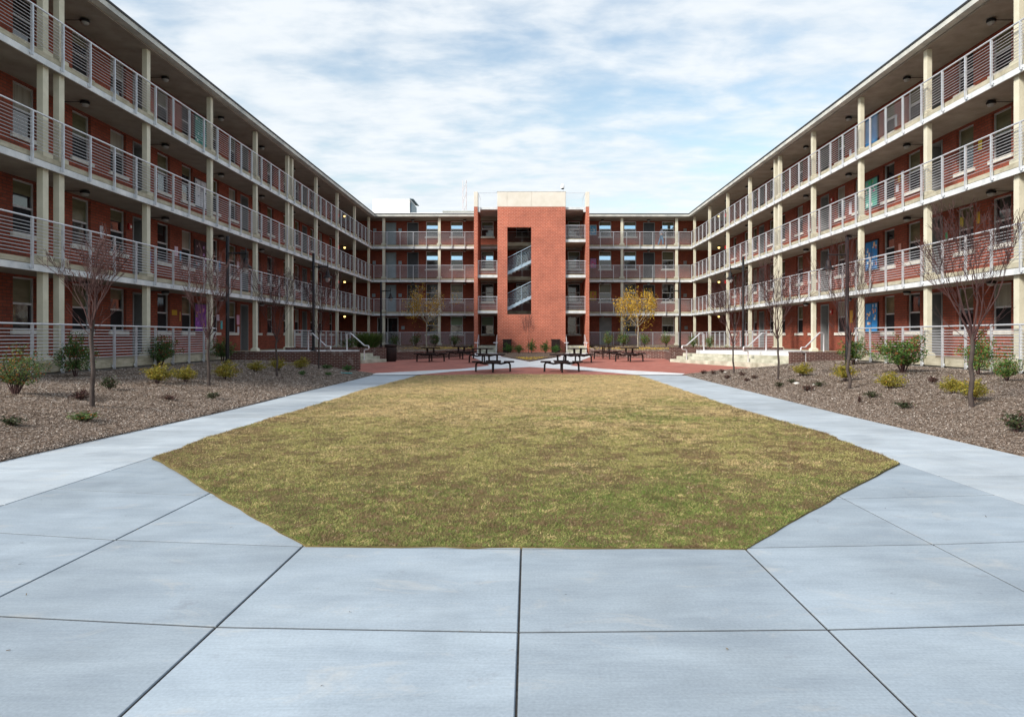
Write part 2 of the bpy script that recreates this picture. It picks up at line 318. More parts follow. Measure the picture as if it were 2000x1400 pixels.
# ------------------------------------------------------------------ terrain
WL, WR, YB = 13.4, 14.05, 58.6
def XL(y): return np.interp(y, [0, 9, 14, 24, 28.8, 30.7], [6.85, 6.72, 6.5, 6.42, 6.4, 7.7])
def XR(y): return np.interp(y, [0, 9, 14, 24, 28.4, 31.2], [6.75, 6.62, 6.45, 6.45, 6.5, 11.4])
def zg(y): return np.interp(y, [0, 27, 37, 55, 70], [0, 0, .21, .28, .28])
def bed_z(x, y):
    x = np.asarray(x, float); y = np.asarray(y, float)
    tl = np.clip((-XL(y)-x)/(WL-XL(y)), 0, 1); tr = np.clip((x-XR(y))/(WR-XR(y)), 0, 1); t = np.maximum(tl, tr)
    mound = .12*np.sin(np.pi*np.clip(t, 0, 1))*fbm(x, y, .35)*2
    return .02+.50*t**.85+mound*np.clip(t*4, 0, 1)+(fbm(x, y, 1.3)-.5)*.07*np.clip(t*8, 0, 1)
def planter_z(x, y): return .58+.012*(np.asarray(y)-37)+(fbm(x, y, .8)-.5)*.1
def in_bed(x, y): return ((x < -XL(y)) and y < 30.7) or ((x > XR(y)) and y < (30.4 if x > 10 else 31.2))
PLL = [(-7.9, 37.15), (-8.4, 38.2), (-4.75, 45.0), (-4.55, 54.6)]      # planter wall lines
PLR = [(7.9, 37.15), (8.5, 42.0), (4.35, 45.4), (5.05, 54.6)]
def ground(x, y):
    if in_bed(x, y): return float(bed_z(x, y))
    if y > 37.3:
        xl = np.interp(y, [p[1] for p in PLL], [p[0] for p in PLL]); xr = np.interp(y, [p[1] for p in PLR], [p[0] for p in PLR])
        if x < xl or x > xr: return float(planter_z(x, y))
    return float(zg(y))
def at(px, py):
    y = 2.0
    while y < 57.5:
        x = (px-CX)/F*y; z = H-(py-CY)/F*y
        if z <= ground(x, y): return (x, y, ground(x, y))
        y += .02
    return ((px-CX)/F*57, 57, .6)
def drape(poly, off, zf, step=.5, thick=0):
    bm = bmesh.new(); vs = [bm.verts.new((x, y, 0)) for x, y in poly]; f = bm.faces.new(vs)
    bm.normal_update()
    if sum((poly[i][0]*poly[(i+1) % len(poly)][1]-poly[(i+1) % len(poly)][0]*poly[i][1]) for i in range(len(poly))) < 0: f.normal_flip()
    bmesh.ops.triangulate(bm, faces=bm.faces[:])
    xs = [p[0] for p in poly]; ys = [p[1] for p in poly]
    def cut(co, no): bmesh.ops.bisect_plane(bm, geom=bm.verts[:]+bm.edges[:]+bm.faces[:], plane_co=co, plane_no=no)
    y = math.floor(min(ys)/step)*step+step
    while y < max(ys): cut((0, y, 0), (0, 1, 0)); y += step
    x = math.floor(min(xs)/step)*step+step
    while x < max(xs): cut((x, 0, 0), (1, 0, 0)); x += step
    bmesh.ops.remove_doubles(bm, verts=bm.verts[:], dist=1e-4)
    for v in bm.verts: v.co.z = float(zf(v.co.x, v.co.y))+off
    if thick:
        ed = [e for e in bm.edges if e.is_boundary]; r = bmesh.ops.extrude_edge_only(bm, edges=ed)
        for v in r['geom']:
            if isinstance(v, bmesh.types.BMVert): v.co.z -= thick
    bmesh.ops.recalc_face_normals(bm, faces=bm.faces[:])
    if sum(f.normal.z*f.calc_area() for f in bm.faces) < 0: bmesh.ops.reverse_faces(bm, faces=bm.faces[:])
    return bm
def bm_obj(bm, name, m, kind='structure', smooth=False, parent=None, col=False):
    me = bpy.data.meshes.new(name); bm.to_mesh(me); bm.free(); me.materials.append(M[m])
    if smooth: me.polygons.foreach_set('use_smooth', [True]*len(me.polygons))
    if col: add_col(me)
    o = bpy.data.objects.new(name, me); link(o, parent)
    if kind: o['kind'] = kind
    return o
def add_col(me, vals=None):
    a = me.color_attributes.new('Col', 'FLOAT_COLOR', 'POINT'); n = len(me.vertices)
    c = np.ones((n, 4), np.float32)
    if vals is not None: c[:, :3] = vals[:, None]
    a.data.foreach_set('color', c.ravel())
def ring(o, k=1):
    return o
# ground sheet
g = MB(); g.quad((-900, -900, -.12), (900, -900, -.12), (900, 1500, -.12), (-900, 1500, -.12))
gr = g.build('ground', 'far_ground', loc=(0, 0, -.12)); gr['kind'] = 'structure'
jb = MB(); jb.quad((-7.4, -3, -.0075), (7.4, -3, -.0075), (7.4, 31, -.0075), (-7.4, 31, -.0075))
o = jb.build('pavement_bed', 'joint'); o['kind'] = 'structure'
# pavement slabs
def cv(x, y): return y+(.0225 if x < 0 else .0125)*x*x
pv = []; ptint = []
def slab(q, lst, gap=.0052):
    q = [Vector((a, b)) for a, b in q]; n = 4; res = []
    for i in range(n):
        p = q[i]; e1 = (q[(i+1) % n]-p).normalized(); e0 = (q[i-1]-p).normalized()
        o_ = Vector((0, 0))
        for e in (e1, e0): o_ += e*(gap*1.7 if abs(e.y) > abs(e.x) else gap)
        res.append((p+o_, p+o_+(e1+e0)*.006))
    lst.append(res)
def slabs_mesh(name, lst, m):
    V = []; Fc = []; T = []
    for res in lst:
        o0 = len(V); tnt = random.uniform(.89, 1.10)
        for a, b in res: V.append((a.x, a.y, -.03)); 
        for a, b in res: V.append((a.x, a.y, -.005))
        for a, b in res: V.append((b.x, b.y, 0))
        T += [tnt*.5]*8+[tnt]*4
        for i in range(4):
            j = (i+1) % 4
            Fc.append((o0+i, o0+j, o0+4+j, o0+4+i)); Fc.append((o0+4+i, o0+4+j, o0+8+j, o0+8+i))
        Fc.append((o0+8, o0+9, o0+10, o0+11))
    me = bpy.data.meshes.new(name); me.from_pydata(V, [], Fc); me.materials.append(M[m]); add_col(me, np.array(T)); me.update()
    o = bpy.data.objects.new(name, me); link(o); o['kind'] = 'structure'; return o
cells = []
XC = [-4.98, -3.25, -1.72, -.05, 1.64, 3.12, 4.72]; YC = [-2.4, -.85, .65, 2.17, 3.70, 5.14, 6.62, 9.6]
for i in range(len(XC)-1):
    for j in range(len(YC)-1):
        a, b = XC[i], XC[i+1]; slab([(a, cv(a, YC[j])), (b, cv(b, YC[j])), (b, cv(b, YC[j+1])), (a, cv(a, YC[j+1]))], cells)
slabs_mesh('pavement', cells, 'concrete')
for side, xa, xb, ys in ((-1, -7.15, -4.98, [-2.5, -.8, .9, 2.6, 4.4, 6.5, 8.15, 9.9]), (1, 4.72, 7.1, [-2.5, -.8, .9, 2.6, 4.4, 6.1, 7.85, 9.5])):
    cells = []
    for j in range(len(ys)-1): slab([(xa, ys[j]), (xb, ys[j]), (xb, ys[j+1]), (xa, ys[j+1])], cells, .006)
    yy = ys[-1]; x_in = -4.6 if side < 0 else 4.3
    while yy < 27.5:
        y2 = min(yy+1.75, 28.9)
        a, b = (xa, x_in) if side < 0 else (x_in, xb)
        slab([(a, yy), (b, yy), (b, y2), (a, y2)], cells, .002); yy = y2
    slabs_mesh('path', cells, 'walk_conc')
# plaza, paths across it
bm_obj(drape([(-6.6, 28.0), (6.6, 28.0), (12.2, 31.5), (13.5, 38), (9, 45), (5.2, 55.2), (-4.7, 55.2), (-9, 45), (-13, 38), (-12, 30.8), (-7.7, 30.8)], .002, lambda x, y: zg(y), 1.0), 'plaza', 'paver')
def poly_px(pts, zf=zg):
    r = []
    for px, py in pts:
        y = 20.0
        while H-(py-CY)/F*y > zf(y): y += .02
        r.append(((px-CX)/F*y, y))
    return r
cl = [(-6.45, 28.85), (-3.1, 31.5), (-1.9, 33.9), (-3.75, 45.5), (-4.2, 54.7), (-2.5, 54.7), (-1.75, 45.5), (.1, 37.3), (2.15, 45.5), (3.05, 54.7), (4.75, 54.7), (4.2, 45.5), (2.1, 33.9), (3.5, 31.5), (6.6, 28.7), (6.3, 27.9), (4.45, 28.0), (3.0, 30.0), (.1, 32.9), (-3.2, 30.0), (-4.55, 28.0), (-6.4, 27.9)]
bm_obj(drape(cl, .009, lambda x, y: zg(y), 1.0), 'plaza_path', 'path_conc', col=True)
bm_obj(drape([(.1, 37.6), (2.05, 45.5), (2.98, 54.79), (-2.42, 54.79), (-1.68, 45.5)], .03, lambda x, y: zg(y)+.05*fbm(x, y, 1), .6, .1), 'tower_bed', 'mulch')
# mulch beds
ys = [1.0]+list(np.arange(2, 30.7, 1.0))+[30.68]
pl = [(-float(XL(y))-.02*math.sin(y*7), float(y)) for y in ys]
bm_obj(drape(pl+[(-WL-.5, 30.68), (-WL-.5, 1.0)], .0, bed_z, .35, .1), 'mulch_bed', 'mulch', smooth=True)
ys = [1.0]+list(np.arange(2, 31.0, 1.0))+[31.2]
pr = [(float(XR(y))+.02*math.sin(y*6), float(y)) for y in ys]
bm_obj(drape(pr+[(11.6, 30.3), (WR+.5, 30.3), (WR+.5, 1.0)], .0, bed_z, .35, .1), 'mulch_bed', 'mulch', smooth=True)
bm_obj(drape([(-13.6, 37.4), (-8.4, 37.4), (-8.6, 38.2), (-4.95, 45), (-4.75, 54.7), (-4.75, 58.75), (-13.6, 58.75)], 0, planter_z, .5), 'planter_soil', 'mulch', smooth=True)
bm_obj(drape([(14.2, 37.4), (8.1, 37.4), (8.7, 42.1), (4.6, 45.5), (5.25, 54.7), (5.25, 58.75), (14.2, 58.75)], 0, planter_z, .5), 'planter_soil', 'mulch', smooth=True)
# wood chips
def pinpoly(x, y, poly):
    ins = np.zeros(len(x), bool); n = len(poly)
    for i in range(n):
        x0, y0 = poly[i]; x1, y1 = poly[(i+1) % n]
        c = ((y0 > y) != (y1 > y)) & (x < (x1-x0)*(y-y0)/((y1-y0) if y1 != y0 else 1e-9)+x0); ins ^= c
    return ins
def chips(name, xs, ys, zs, sizes, pal, label, cat, flat=.35, parent=None):
    n = len(xs); a = rng.random(n)*2*np.pi; t1 = rng.normal(0, flat, n); t2 = rng.normal(0, flat, n)
    u = np.stack([np.cos(a), np.sin(a), np.sin(t1)], 1); v = np.stack([-np.sin(a), np.cos(a), np.sin(t2)], 1)
    ln = sizes[:, None]; wd = ln*rng.uniform(.12, .38, n)[:, None]; c = np.stack([xs, ys, zs], 1)
    V = np.stack([c-u*ln-v*wd, c+u*ln-v*wd, c+u*ln+v*wd, c-u*ln+v*wd], 1).reshape(-1, 3)
    cc = np.array(pal)[rng.integers(0, len(pal), n)]*rng.uniform(.7, 1.7, n)[:, None]
    me = mesh_np(name, V, 4, np.repeat(cc, 4, 0), 'chip'); o = bpy.data.objects.new(name, me); link(o); tag(o, label, cat, None, 'stuff'); return o
PALM = [(.25, .195, .155), (.31, .25, .205), (.20, .155, .125), (.16, .12, .095), (.33, .285, .25), (.42, .38, .34), (.20, .16, .13), (.20, .16, .135), (.25, .20, .17)]
for sgn, nm in ((-1, 'left'), (1, 'right')):
    n = 300000; y = 7.5+23*rng.random(n)**1.7
    xin = XL(y) if sgn < 0 else XR(y); wmax = WL if sgn < 0 else WR
    x = sgn*(xin-.03+(wmax-xin)*rng.random(n)); k = (y < 30.6)
    x, y = x[k], y[k]; z = bed_z(x, y)+rng.uniform(.002, .02, len(x)); sz = rng.uniform(.005, .0145, len(x))*(.55+y/17)
    chips('wood_chips', x, y, z, sz, PALM, 'loose brown and grey wood chips covering the '+('left' if sgn < 0 else 'right')+' planting bed', 'mulch')
n = 26000; y = rng.uniform(37.4, 58.5, n); x = rng.uniform(-13.4, 14, n)
xl = np.interp(y, [p[1] for p in PLL], [p[0] for p in PLL])-.15; xr = np.interp(y, [p[1] for p in PLR], [p[0] for p in PLR])+.15
k = (x < xl) | (x > xr); x, y = x[k], y[k]
chips('wood_chips', x, y, planter_z(x, y)+.015, rng.uniform(.02, .045, len(x)), PALM, 'wood chips in the raised planters before the far building', 'mulch')
YEL = [(.55, .38, .04), (.48, .30, .03), (.6, .45, .08), (.35, .2, .04)]
def leaffall(cx, cy, rx, ry, n, label, zf):
    x = rng.normal(cx, rx, n); y = rng.normal(cy, ry, n)
    chips('fallen_leaves', x, y, zf(x, y)+.03, rng.uniform(.02, .045, n), YEL, label, 'leaves', .6)
leaffall(-6.4, 49.5, 1.3, 1.5, 1300, 'fallen yellow leaves under the left golden tree', planter_z)
leaffall(8.0, 49, 1.6, 1.6, 1600, 'fallen yellow leaves under the right golden tree', planter_z)
def tz(x, y): return zg(y)+.06
n = 900; y = rng.uniform(39.5, 43.5, n); x = rng.uniform(-1, 1, n)*(y-37.8)*.2+.15
chips('fallen_leaves', x, y, tz(x, y), rng.uniform(.02, .045, n), YEL, 'ochre fallen leaves on the small bed before the stair tower', 'leaves', .6)
x = rng.uniform(-5, 5, 46); y = 3+6*rng.random(46); chips('leaf_litter', x, y, np.full(46, .006), rng.uniform(.006, .016, 46), [(.12, .08, .04), (.2, .14, .07), (.06, .05, .04)], 'small dry bits of leaf scattered on the near concrete', 'leaf litter', .2)
# lawn
LAWN = [(-1.69, 5.19), (1.63, 5.13), (3.1, 6.82), (4.65, 8.53), (4.83, 11), (4.6, 16.4), (4.55, 21), (4.5, 27.6), (2.4, 28.2), (0, 28.4), (-2.5, 28.1), (-4.4, 27.4), (-4.85, 20.9), (-4.93, 15.2), (-5.0, 10.9), (-4.86, 8.87), (-3.2, 6.92)]
lw = []
for i in range(len(LAWN)):
    a = Vector(LAWN[i]); b = Vector(LAWN[(i+1) % len(LAWN)]); d = (b-a); nn = max(1, int(d.length/.25)); pn = Vector((d.y, -d.x)).normalized()
    for k in range(nn):
        p = a+d*k/nn; amp = .015 if p.y < 8.8 else .05; p = p+pn*random.uniform(-amp, amp)*.7; lw.append((p.x, p.y))
bm_obj(drape(lw, 0, lambda x, y: .006+.035*min(1, max(0, (y-5)/3))*(fbm(x, y, .6)), .4, .02), 'lawn_soil', 'soil', smooth=True)
def grass():
    n = 1150000; y = 5.0+23.4*rng.random(n)**2.0; x = rng.uniform(-5.05, 4.95, n)
    clump = fbm(x, y, 3.0); k = pinpoly(x, y, lw) & (rng.random(n) < .45+1.0*clump)
    x, y, clump = x[k], y[k], clump[k]; n = len(x)
    p1 = fbm(x, y, .33); p2 = fbm(x+40, y, 1.1); p3 = fbm(x, y+60, 3.2); p4 = vnoise(x+11, y, 7)
    tan = np.array([.66, .50, .26]); olive = np.array([.39, .36, .135]); green = np.array([.17, .235, .055]); brown = np.array([.26, .18, .095]); pale = np.array([.62, .51, .30])
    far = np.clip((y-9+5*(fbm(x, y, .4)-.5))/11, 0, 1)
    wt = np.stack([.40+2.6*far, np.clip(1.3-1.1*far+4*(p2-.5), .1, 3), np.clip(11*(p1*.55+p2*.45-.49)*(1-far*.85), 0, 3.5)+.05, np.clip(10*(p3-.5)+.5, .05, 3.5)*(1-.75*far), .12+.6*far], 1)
    edge = np.clip((8.0-y)/2.5, 0, 1); wt[:, 2] += edge*1.3; wt[:, 3] += edge*1.4; sd_ = np.clip((np.abs(x)-3.6)/1.2, 0, 1)*np.clip((20-y)/8, 0, 1); wt[:, 3] += sd_*1.6
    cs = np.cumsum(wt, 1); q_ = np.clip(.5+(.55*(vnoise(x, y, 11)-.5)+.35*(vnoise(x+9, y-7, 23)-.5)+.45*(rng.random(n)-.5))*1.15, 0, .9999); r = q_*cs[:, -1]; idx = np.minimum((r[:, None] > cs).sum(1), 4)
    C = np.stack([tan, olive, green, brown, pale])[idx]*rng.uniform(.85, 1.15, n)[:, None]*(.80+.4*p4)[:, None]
    sc = (.75+y/15); h = rng.uniform(.006, .017, n)*(.4+1.2*clump)*np.minimum(sc, 1.6); wd = rng.uniform(.0013, .0024, n)*sc*1.2
    a = rng.random(n)*2*np.pi; la = rng.random(n)*2*np.pi; ll = h*rng.uniform(.5, 2.2, n)
    base = np.stack([x, y, .008+.034*np.clip((y-5)/3, 0, 1)*fbm(x, y, .6)], 1); dx = np.stack([np.cos(a)*wd, np.sin(a)*wd, np.zeros(n)], 1)
    tip = base+np.stack([np.cos(la)*ll, np.sin(la)*ll, h], 1)
    V = np.stack([base-dx, base+dx, tip], 1).reshape(-1, 3)
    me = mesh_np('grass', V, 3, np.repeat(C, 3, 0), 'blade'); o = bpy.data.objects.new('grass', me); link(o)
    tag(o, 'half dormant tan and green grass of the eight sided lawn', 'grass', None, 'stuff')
grass()
# ------------------------------------------------------------------ building kit (local frame: u along, v inward, z up)
LV = [.86, 3.72, 6.60, 9.46]; SOF = [LV[1]-.30, LV[2]-.30, LV[3]-.30, 11.78]; WV = 1.6
PROTO = {}
def win_mesh(w, h):
    k = ('win', w, h)
    if k in PROTO: return PROTO[k]
    mh = h*.5
    f = MB(); t = .05
    for x0, x1, z0, z1 in ((0, t, 0, h), (w-t, w, 0, h), (t, w-t, 0, t), (t, w-t, h-t, h)): f.box(x0, x1, -.035, .05, z0, z1)
    f.box(t, w-t, -.05, .03, mh-.03, mh+.03)
    lo = MB(); lo.box(t, w-t, 0, .02, t, mh-.03); up = MB(); up.box(t, w-t, .01, .03, mh+.03, h-t)
    bl = MB(); bl.box(t, w-t, .002, .012, mh+.03+(h-mh)*.45, h-t-.002)
    si = MB(); si.box(-.1, w+.1, -.20, -.04, -.13, 0); 
    fm = f.mesh('window_frame', 'alu_white' if w > 1 else 'alu'); sm = si.mesh('window_sill', 'sill')
    P = {'frame': fm, 'sill': sm}
    for nm in ('glass', 'screen', 'blind', 'glass_sky', 'curtain', 'paleglow'):
        P['lo_'+nm] = lo.mesh('lower_sash', nm); P['up_'+nm] = up.mesh('upper_sash', nm)
    P['half'] = bl.mesh('blind', 'blind')
    PROTO[k] = P; return P
def window(root, u, z, w, h, up='blind', lo='screen', half=False):
    P = win_mesh(w, h); o = inst(P['frame'], 'window', root, (u, WV+.13, z))
    inst(P['lo_'+lo], 'lower_sash', o, (0, 0, 0)); us_ = inst(P['up_'+up], 'upper_sash', o, (0, 0, 0)); inst(P['sill'], 'window_sill', o, (0, 0, 0))
    if up == 'glass_sky': us_.rotation_euler.x = R(-1.2)
    if half: inst(P['half'], 'blind', o, (0, 0, 0))
    return o
def door(root, u, z, w, h, depth=.55, leaf='doordark', alc='doorgrey', flush=False, glazed=False):
    k = ('door', w, h, depth, leaf, alc)
    if k not in PROTO:
        f = MB(); t = .06
        f.box(0, t, -.02, depth, 0, h); f.box(w-t, w, -.02, depth, 0, h); f.box(t, w-t, -.02, depth, h-t, h)
        l = MB(); l.box(t, w-t, depth-.06, depth-.01, .01, h-t)
        for a in (0.15, .55): l.box(w*.2, w*.8, depth-.072, depth-.06, h*a, h*a+.5 if a > .3 else h*a+.75)
        kb = MB(); kb.tube([(w-.17, depth-.06, 1.0), (w-.17, depth-.13, 1.0), (w-.29, depth-.13, 1.0)], .013, 8)
        PROTO[k] = (f.mesh('door_frame', alc), l.mesh('door_leaf', leaf), kb.mesh('door_handle', 'metal'))
    f, l, kb = PROTO[k]; o = inst(f, 'door', root, (u, WV, z)); lf = inst(l, 'door_leaf', o, (0, 0, 0)); inst(kb, 'door_handle', o, (0, 0, 0)); return o
def wall_cells(u0, u1, z0, z1, v0, v1, holes):
    b = MB(); us = sorted({u0, u1}|{q for h in holes for q in h[:2] if u0 < q < u1}); zs = sorted({z0, z1}|{q for h in holes for q in h[2:] if z0 < q < z1})
    hol = lambda a, c: any(h[0]-1e-6 <= a < h[1]-1e-6 and h[2]-1e-6 <= c < h[3]-1e-6 for h in holes)
    nu, nz = len(us)-1, len(zs)-1; S_ = [[not hol((us[i]+us[i+1])/2, (zs[j]+zs[j+1])/2) for j in range(nz)] for i in range(nu)]
    for i in range(nu):
        for j in range(nz):
            if not S_[i][j]: continue
            a, c, d, e = us[i], us[i+1], zs[j], zs[j+1]
            b.quad((a, v0, d), (c, v0, d), (c, v0, e), (a, v0, e)); b.quad((c, v1, d), (a, v1, d), (a, v1, e), (c, v1, e))
            if i == 0 or not S_[i-1][j]: b.quad((a, v1, d), (a, v0, d), (a, v0, e), (a, v1, e))
            if i == nu-1 or not S_[i+1][j]: b.quad((c, v0, d), (c, v1, d), (c, v1, e), (c, v0, e))
            if j == 0 or not S_[i][j-1]: b.quad((a, v1, d), (c, v1, d), (c, v0, d), (a, v0, d))
            if j == nz-1 or not S_[i][j+1]: b.quad((a, v0, e), (c, v0, e), (c, v1, e), (a, v1, e))
    return b
NB = 10
def rail_meshes(Lg, nsp):
    k = ('rail', round(Lg, 3), nsp)
    if k not in PROTO:
        b = MB()
        for i in range(NB): b.tube([(0, 0, .10+i*.093), (Lg, 0, .10+i*.093)], .0105, 4, caps=False)
        h = MB(); h.tube([(0, 0, 1.08), (Lg, 0, 1.08)], .027, 8)
        PROTO[k] = (b.mesh('rail_bars', 'metal'), h.mesh('handrail', 'metal'))
    return PROTO[k]
pb = MB(); pb.box(-.022, -.008, -.035, .035, -.30, 1.06); pb.box(.008, .022, -.035, .035, -.30, 1.06); pb.box(-.045, .045, .03, .056, -.25, -.18)
PROTO['post'] = pb.mesh('rail_post', 'metal')
def railing(root, ua, ub, z, v=-.085, nsp=None):
    Lg = ub-ua; nsp = nsp or max(1, round(Lg/1.215)); bars, h = rail_meshes(Lg, nsp)
    o = inst(bars, 'railing', root, (ua, v, z)); inst(h, 'handrail', o, (0, 0, 0))
    for i in range(nsp): inst(PROTO['post'], 'post', o, (i*Lg/nsp+(.10 if nsp > 3 else .3), 0, 0))
    return o
def column_mesh(h):
    k = ('col', round(h, 3))
    if k not in PROTO:
        b = MB(); b.box(-.112, .112, -.085, .085, .17, h)
        p = MB(); p.box(-.20, .20, -.155, .155, 0, .12); 
        p.add([(-.20,-.155,.12),(.20,-.155,.12),(.20,.155,.12),(-.20,.155,.12),(-.13,-.095,.17),(.13,-.095,.17),(.13,.095,.17),(-.13,.095,.17)], [(0,1,5,4),(1,2,6,5),(2,3,7,6),(3,0,4,7),(4,5,6,7)])
        PROTO[k] = (b.mesh('column', 'cream'), p.mesh('column_base', 'cream'))
    return PROTO[k]
def column(root, u, z, h, v=.19):
    c, p = column_mesh(h); o = inst(c, 'column', root, (u, v, z)); inst(p, 'column_base', o, (0, 0, 0)); return o
lm = MB(); lm.lathe([(.02, 0), (.13, -.01), (.15, -.05), (.13, -.10)], n=14)
ln_ = MB(); ln_.lathe([(.125, -.10), (.10, -.16), (.0, -.185)], n=14)
cd = MB(); cd.tube([(0, .12, -.02), (0, .7, -.02)], .012, 6)
PROTO['light'] = (lm.mesh('ceiling_light', 'black'), ln_.mesh('lens', 'lens'), cd.mesh('conduit', 'black'))
wl_ = MB(); wl_.lathe([(.09, -.10), (.08, -.2), (0, -.24)], n=12); PROTO['litlens'] = wl_.mesh('lit_bulb', 'warm')
def clight(root, u, v, z, lit=False):
    a, b, c = PROTO['light']; o = inst(a, 'ceiling_light', root, (u, v, z-.03)); inst(PROTO['litlens'] if lit else b, 'lens', o, (0, 0, 0)); inst(c, 'conduit', o, (0, 0, 0))
def build_block(name, label, loc, rz, u0, u1, cols, dbl, wins, doors, rails, wall_u, lights, body=True, top_over=(0, 0), slab_u=None):
    root = empty(name, loc, rz, label, 'building')
    holes = [(u, u+w, z, z+h) for (u, z, w, h, *_r) in wins]+[(u, u+w, z, z+h) for (u, z, w, h, *_r) in doors]
    wc = wall_cells(wall_u[0], wall_u[1], -.1, 12.0, WV, WV+.32, holes); wc.build('wall', 'brick', root)
    for (u, z, w, h, *r) in wins: window(root, u, z, w, h, *r)
    for (u, z, w, h, *r) in doors: door(root, u, z, w, h, *r)
    s0, s1 = slab_u or (u0, u1)
    for i, z in enumerate(LV):
        b = MB()
        if i == 0: b.box(u0, u1, 0, WV, z-.26, z)
        else: b.box(s0, s1, 0, WV, z-.14, z)
        b.build('floor_slab', 'slab', root)
        if i:
            c = MB(); c.box(s0, s1, .02, WV, z-.30, z-.142); c.build('ceiling', 'ceiling', root)
            c = MB(); c.box(u0, u1, -.028, .018, z-.34, z-.165); c.build('edge_beam', 'white_steel', root)
        else:
            c = MB(); c.box(u0, u1, .06, .3, -.1, z-.262); c.build('foundation', 'base_conc', root)
    c = MB(); c.box(s0, s1, -.02, WV, 11.78, 11.84); c.build('ceiling', 'ceiling', root)
    for i in range(4):
        for u in cols:
            hh = SOF[i]-LV[i]
            for du in ((-.33, .33) if u in dbl else (0,)): column(root, u+du, LV[i], hh)
        for u in lights: clight(root, u, .8, SOF[i])
    for (a, b_, i) in rails: railing(root, a, b_, LV[i])
    return root
YK = [19.45+4.86*k for k in range(-1, 9)]; YK[-1] = 58.3
def wing_elements(s, seedv):
    rr = random.Random(seedv); W = []; D = []
    for k in range(-1, 4):
        d0 = (16.18 if s > 0 else 16.03)+9.72*k
        for i in range(4):
            z = LV[i]+.93; h = SOF[i]-z-.06
            for off in ((1.75, 3.7, 6.3, 8.35) if s > 0 else (1.5, 3.4, 6.07, 7.95)):
                y0 = d0+off; 
                if y0 < 14.4 or y0+.95 > 53.5: continue
                u = y0 if s > 0 else -(y0+.95)
                up = rr.choice(['blind', 'blind', 'blind', 'glass', 'blind', 'glass', 'curtain']); lo = rr.choice(['screen', 'screen', 'screen', 'screen', 'glass'])
                W.append((u, z, .95, h, up, lo, up == 'glass' and rr.random() < .7))
            if 14.4 < d0 < 52:
                u = d0 if s > 0 else -(d0+.98)
                D.append((u, LV[i], .98, SOF[i]-LV[i]-.14))
    return W, D
def spans(s, i):
    r = []
    for k in range(len(YK)-1):
        a, b = YK[k], YK[k+1]
        if i == 0 and (a > 28 and b < 39.5): continue
        r.append((a, b, i) if s > 0 else (-b, -a, i))
    return r
for s, nm, lab, loc, rz in ((1, 'apartment_wing', 'long four storey red brick gallery wing on the left, in shade', (-WL, 0, 0), R(90)),
                            (-1, 'apartment_wing', 'long four storey red brick gallery wing on the right, in brighter light', (WR, 0, 0), R(-90))):
    W_, D_ = wing_elements(s, 3 if s > 0 else 9)
    cols = [y if s > 0 else -y for y in YK]; db = {cols[1], cols[5]}
    u0, u1 = (14.4, YB-.002) if s > 0 else (-YB+.002, -14.4); wu = (14.4, 53.6) if s > 0 else (-53.6, -14.4)
    rails = [q for i in range(4) for q in spans(s, i)]
    ly = [y-2.43 for y in YK[1:]]+[]
    root = build_block(nm, lab, loc, rz, u0, u1, cols, db, W_, D_, rails, wu, [(y if s > 0 else -y) for y in ly[:-1]])
    # roof, breezeway, body
    r = MB(); r.box(u0, u1-.3 if s > 0 else u1, -.30, 9, 11.842, 12.02) if s > 0 else r.box(u0+.3, u1, -.30, 9, 11.842, 12.02); r.build('roof', 'roof_trim', root)
    r = MB(); r.box(u0 if s > 0 else u0+.3, u1-.3 if s > 0 else u1, -.33, 9, 12.022, 12.09); r.build('roof_edge', 'drip', root)
    e = MB(); ue = 53.6 if s > 0 else -53.6; a, b_ = (ue-.32, ue) if s > 0 else (ue, ue+.32)
    e.box(a, b_, WV+.322, 7, -.1, 11.83); e.build('wall', 'brick', root)
    e = MB(); c0, c1 = (14.4, 58.6) if s > 0 else (-58.6, -14.4); e.box(c0, c1, 7.0, 7.3, -.1, 11.83); e.build('wall', 'brick', root)
    e = MB(); c0, c1 = (53.6, 60.2) if s > 0 else (-60.2, -53.6)
    for i, z in enumerate(LV): e.box(c0, c1, WV+.001, 6.99, z-.28, z)
    e.box(c0, c1, WV+.001, 6.99, 11.78, 11.838); e.build('breezeway_floor', 'ceiling', root)
    for i in range(4):
        clight(root, (57.0 if s > 0 else -57.0), 1.9, SOF[i]+.02, True)
        if i: 
            sg = MB(); us = 56.2 if s > 0 else -56.2; sg.box(us-.2, us+.2, 2.2, 2.26, SOF[i]-.34, SOF[i]-.10); sg.build('exit_sign', 'red_sign', root)
# far block
XB0, XB1 = -WL, WR
Wb = []; Db = []; s22 = 1333.33/60.2
fx = lambda px: (px-CX)/s22
for i in range(4):
    z = LV[i]+.93; h = SOF[i]-z-.06
    for a, nmx in ((832, 1), (880, 1), (940, 0), (1008, 2), (1109, 0), (1170, 1), (1218.6, 1), (1293, 1)):
        if i == 0 and a == 1170: continue
        up = 'glass_sky' if (i >= 2 and nmx < 2 and a != 1293 or (i == 3 and a == 1293)) else 'glass'; 
        if i == 1 and a in (880, 1170): up = 'blind'
        if i == 2 and a == 1293: up = 'blind'
        if i == 0: up = 'paleglow' if a in (880, 940) else ('curtain' if a == 1293 else 'glass')
        Wb.append((fx(a), z, 1.08, h, up, 'glass', up == 'glass_sky'))
    dh = SOF[i]-LV[i]-.14
    if i: Db += [(fx(795), LV[i], 1.02, dh, .12, 'doordark'), (fx(753), LV[i], .95, dh, .12, 'doorblue'), (fx(1256), LV[i], 1.04, dh, .12, 'doordark')]
    else: Db += [(fx(1170.5), LV[0], 1.08, dh, .12, 'doorgrey'), (fx(737), LV[0], .95, dh, .12, 'glass', 'alu'), (fx(757), LV[0], .95, dh, .12, 'glass', 'alu')]
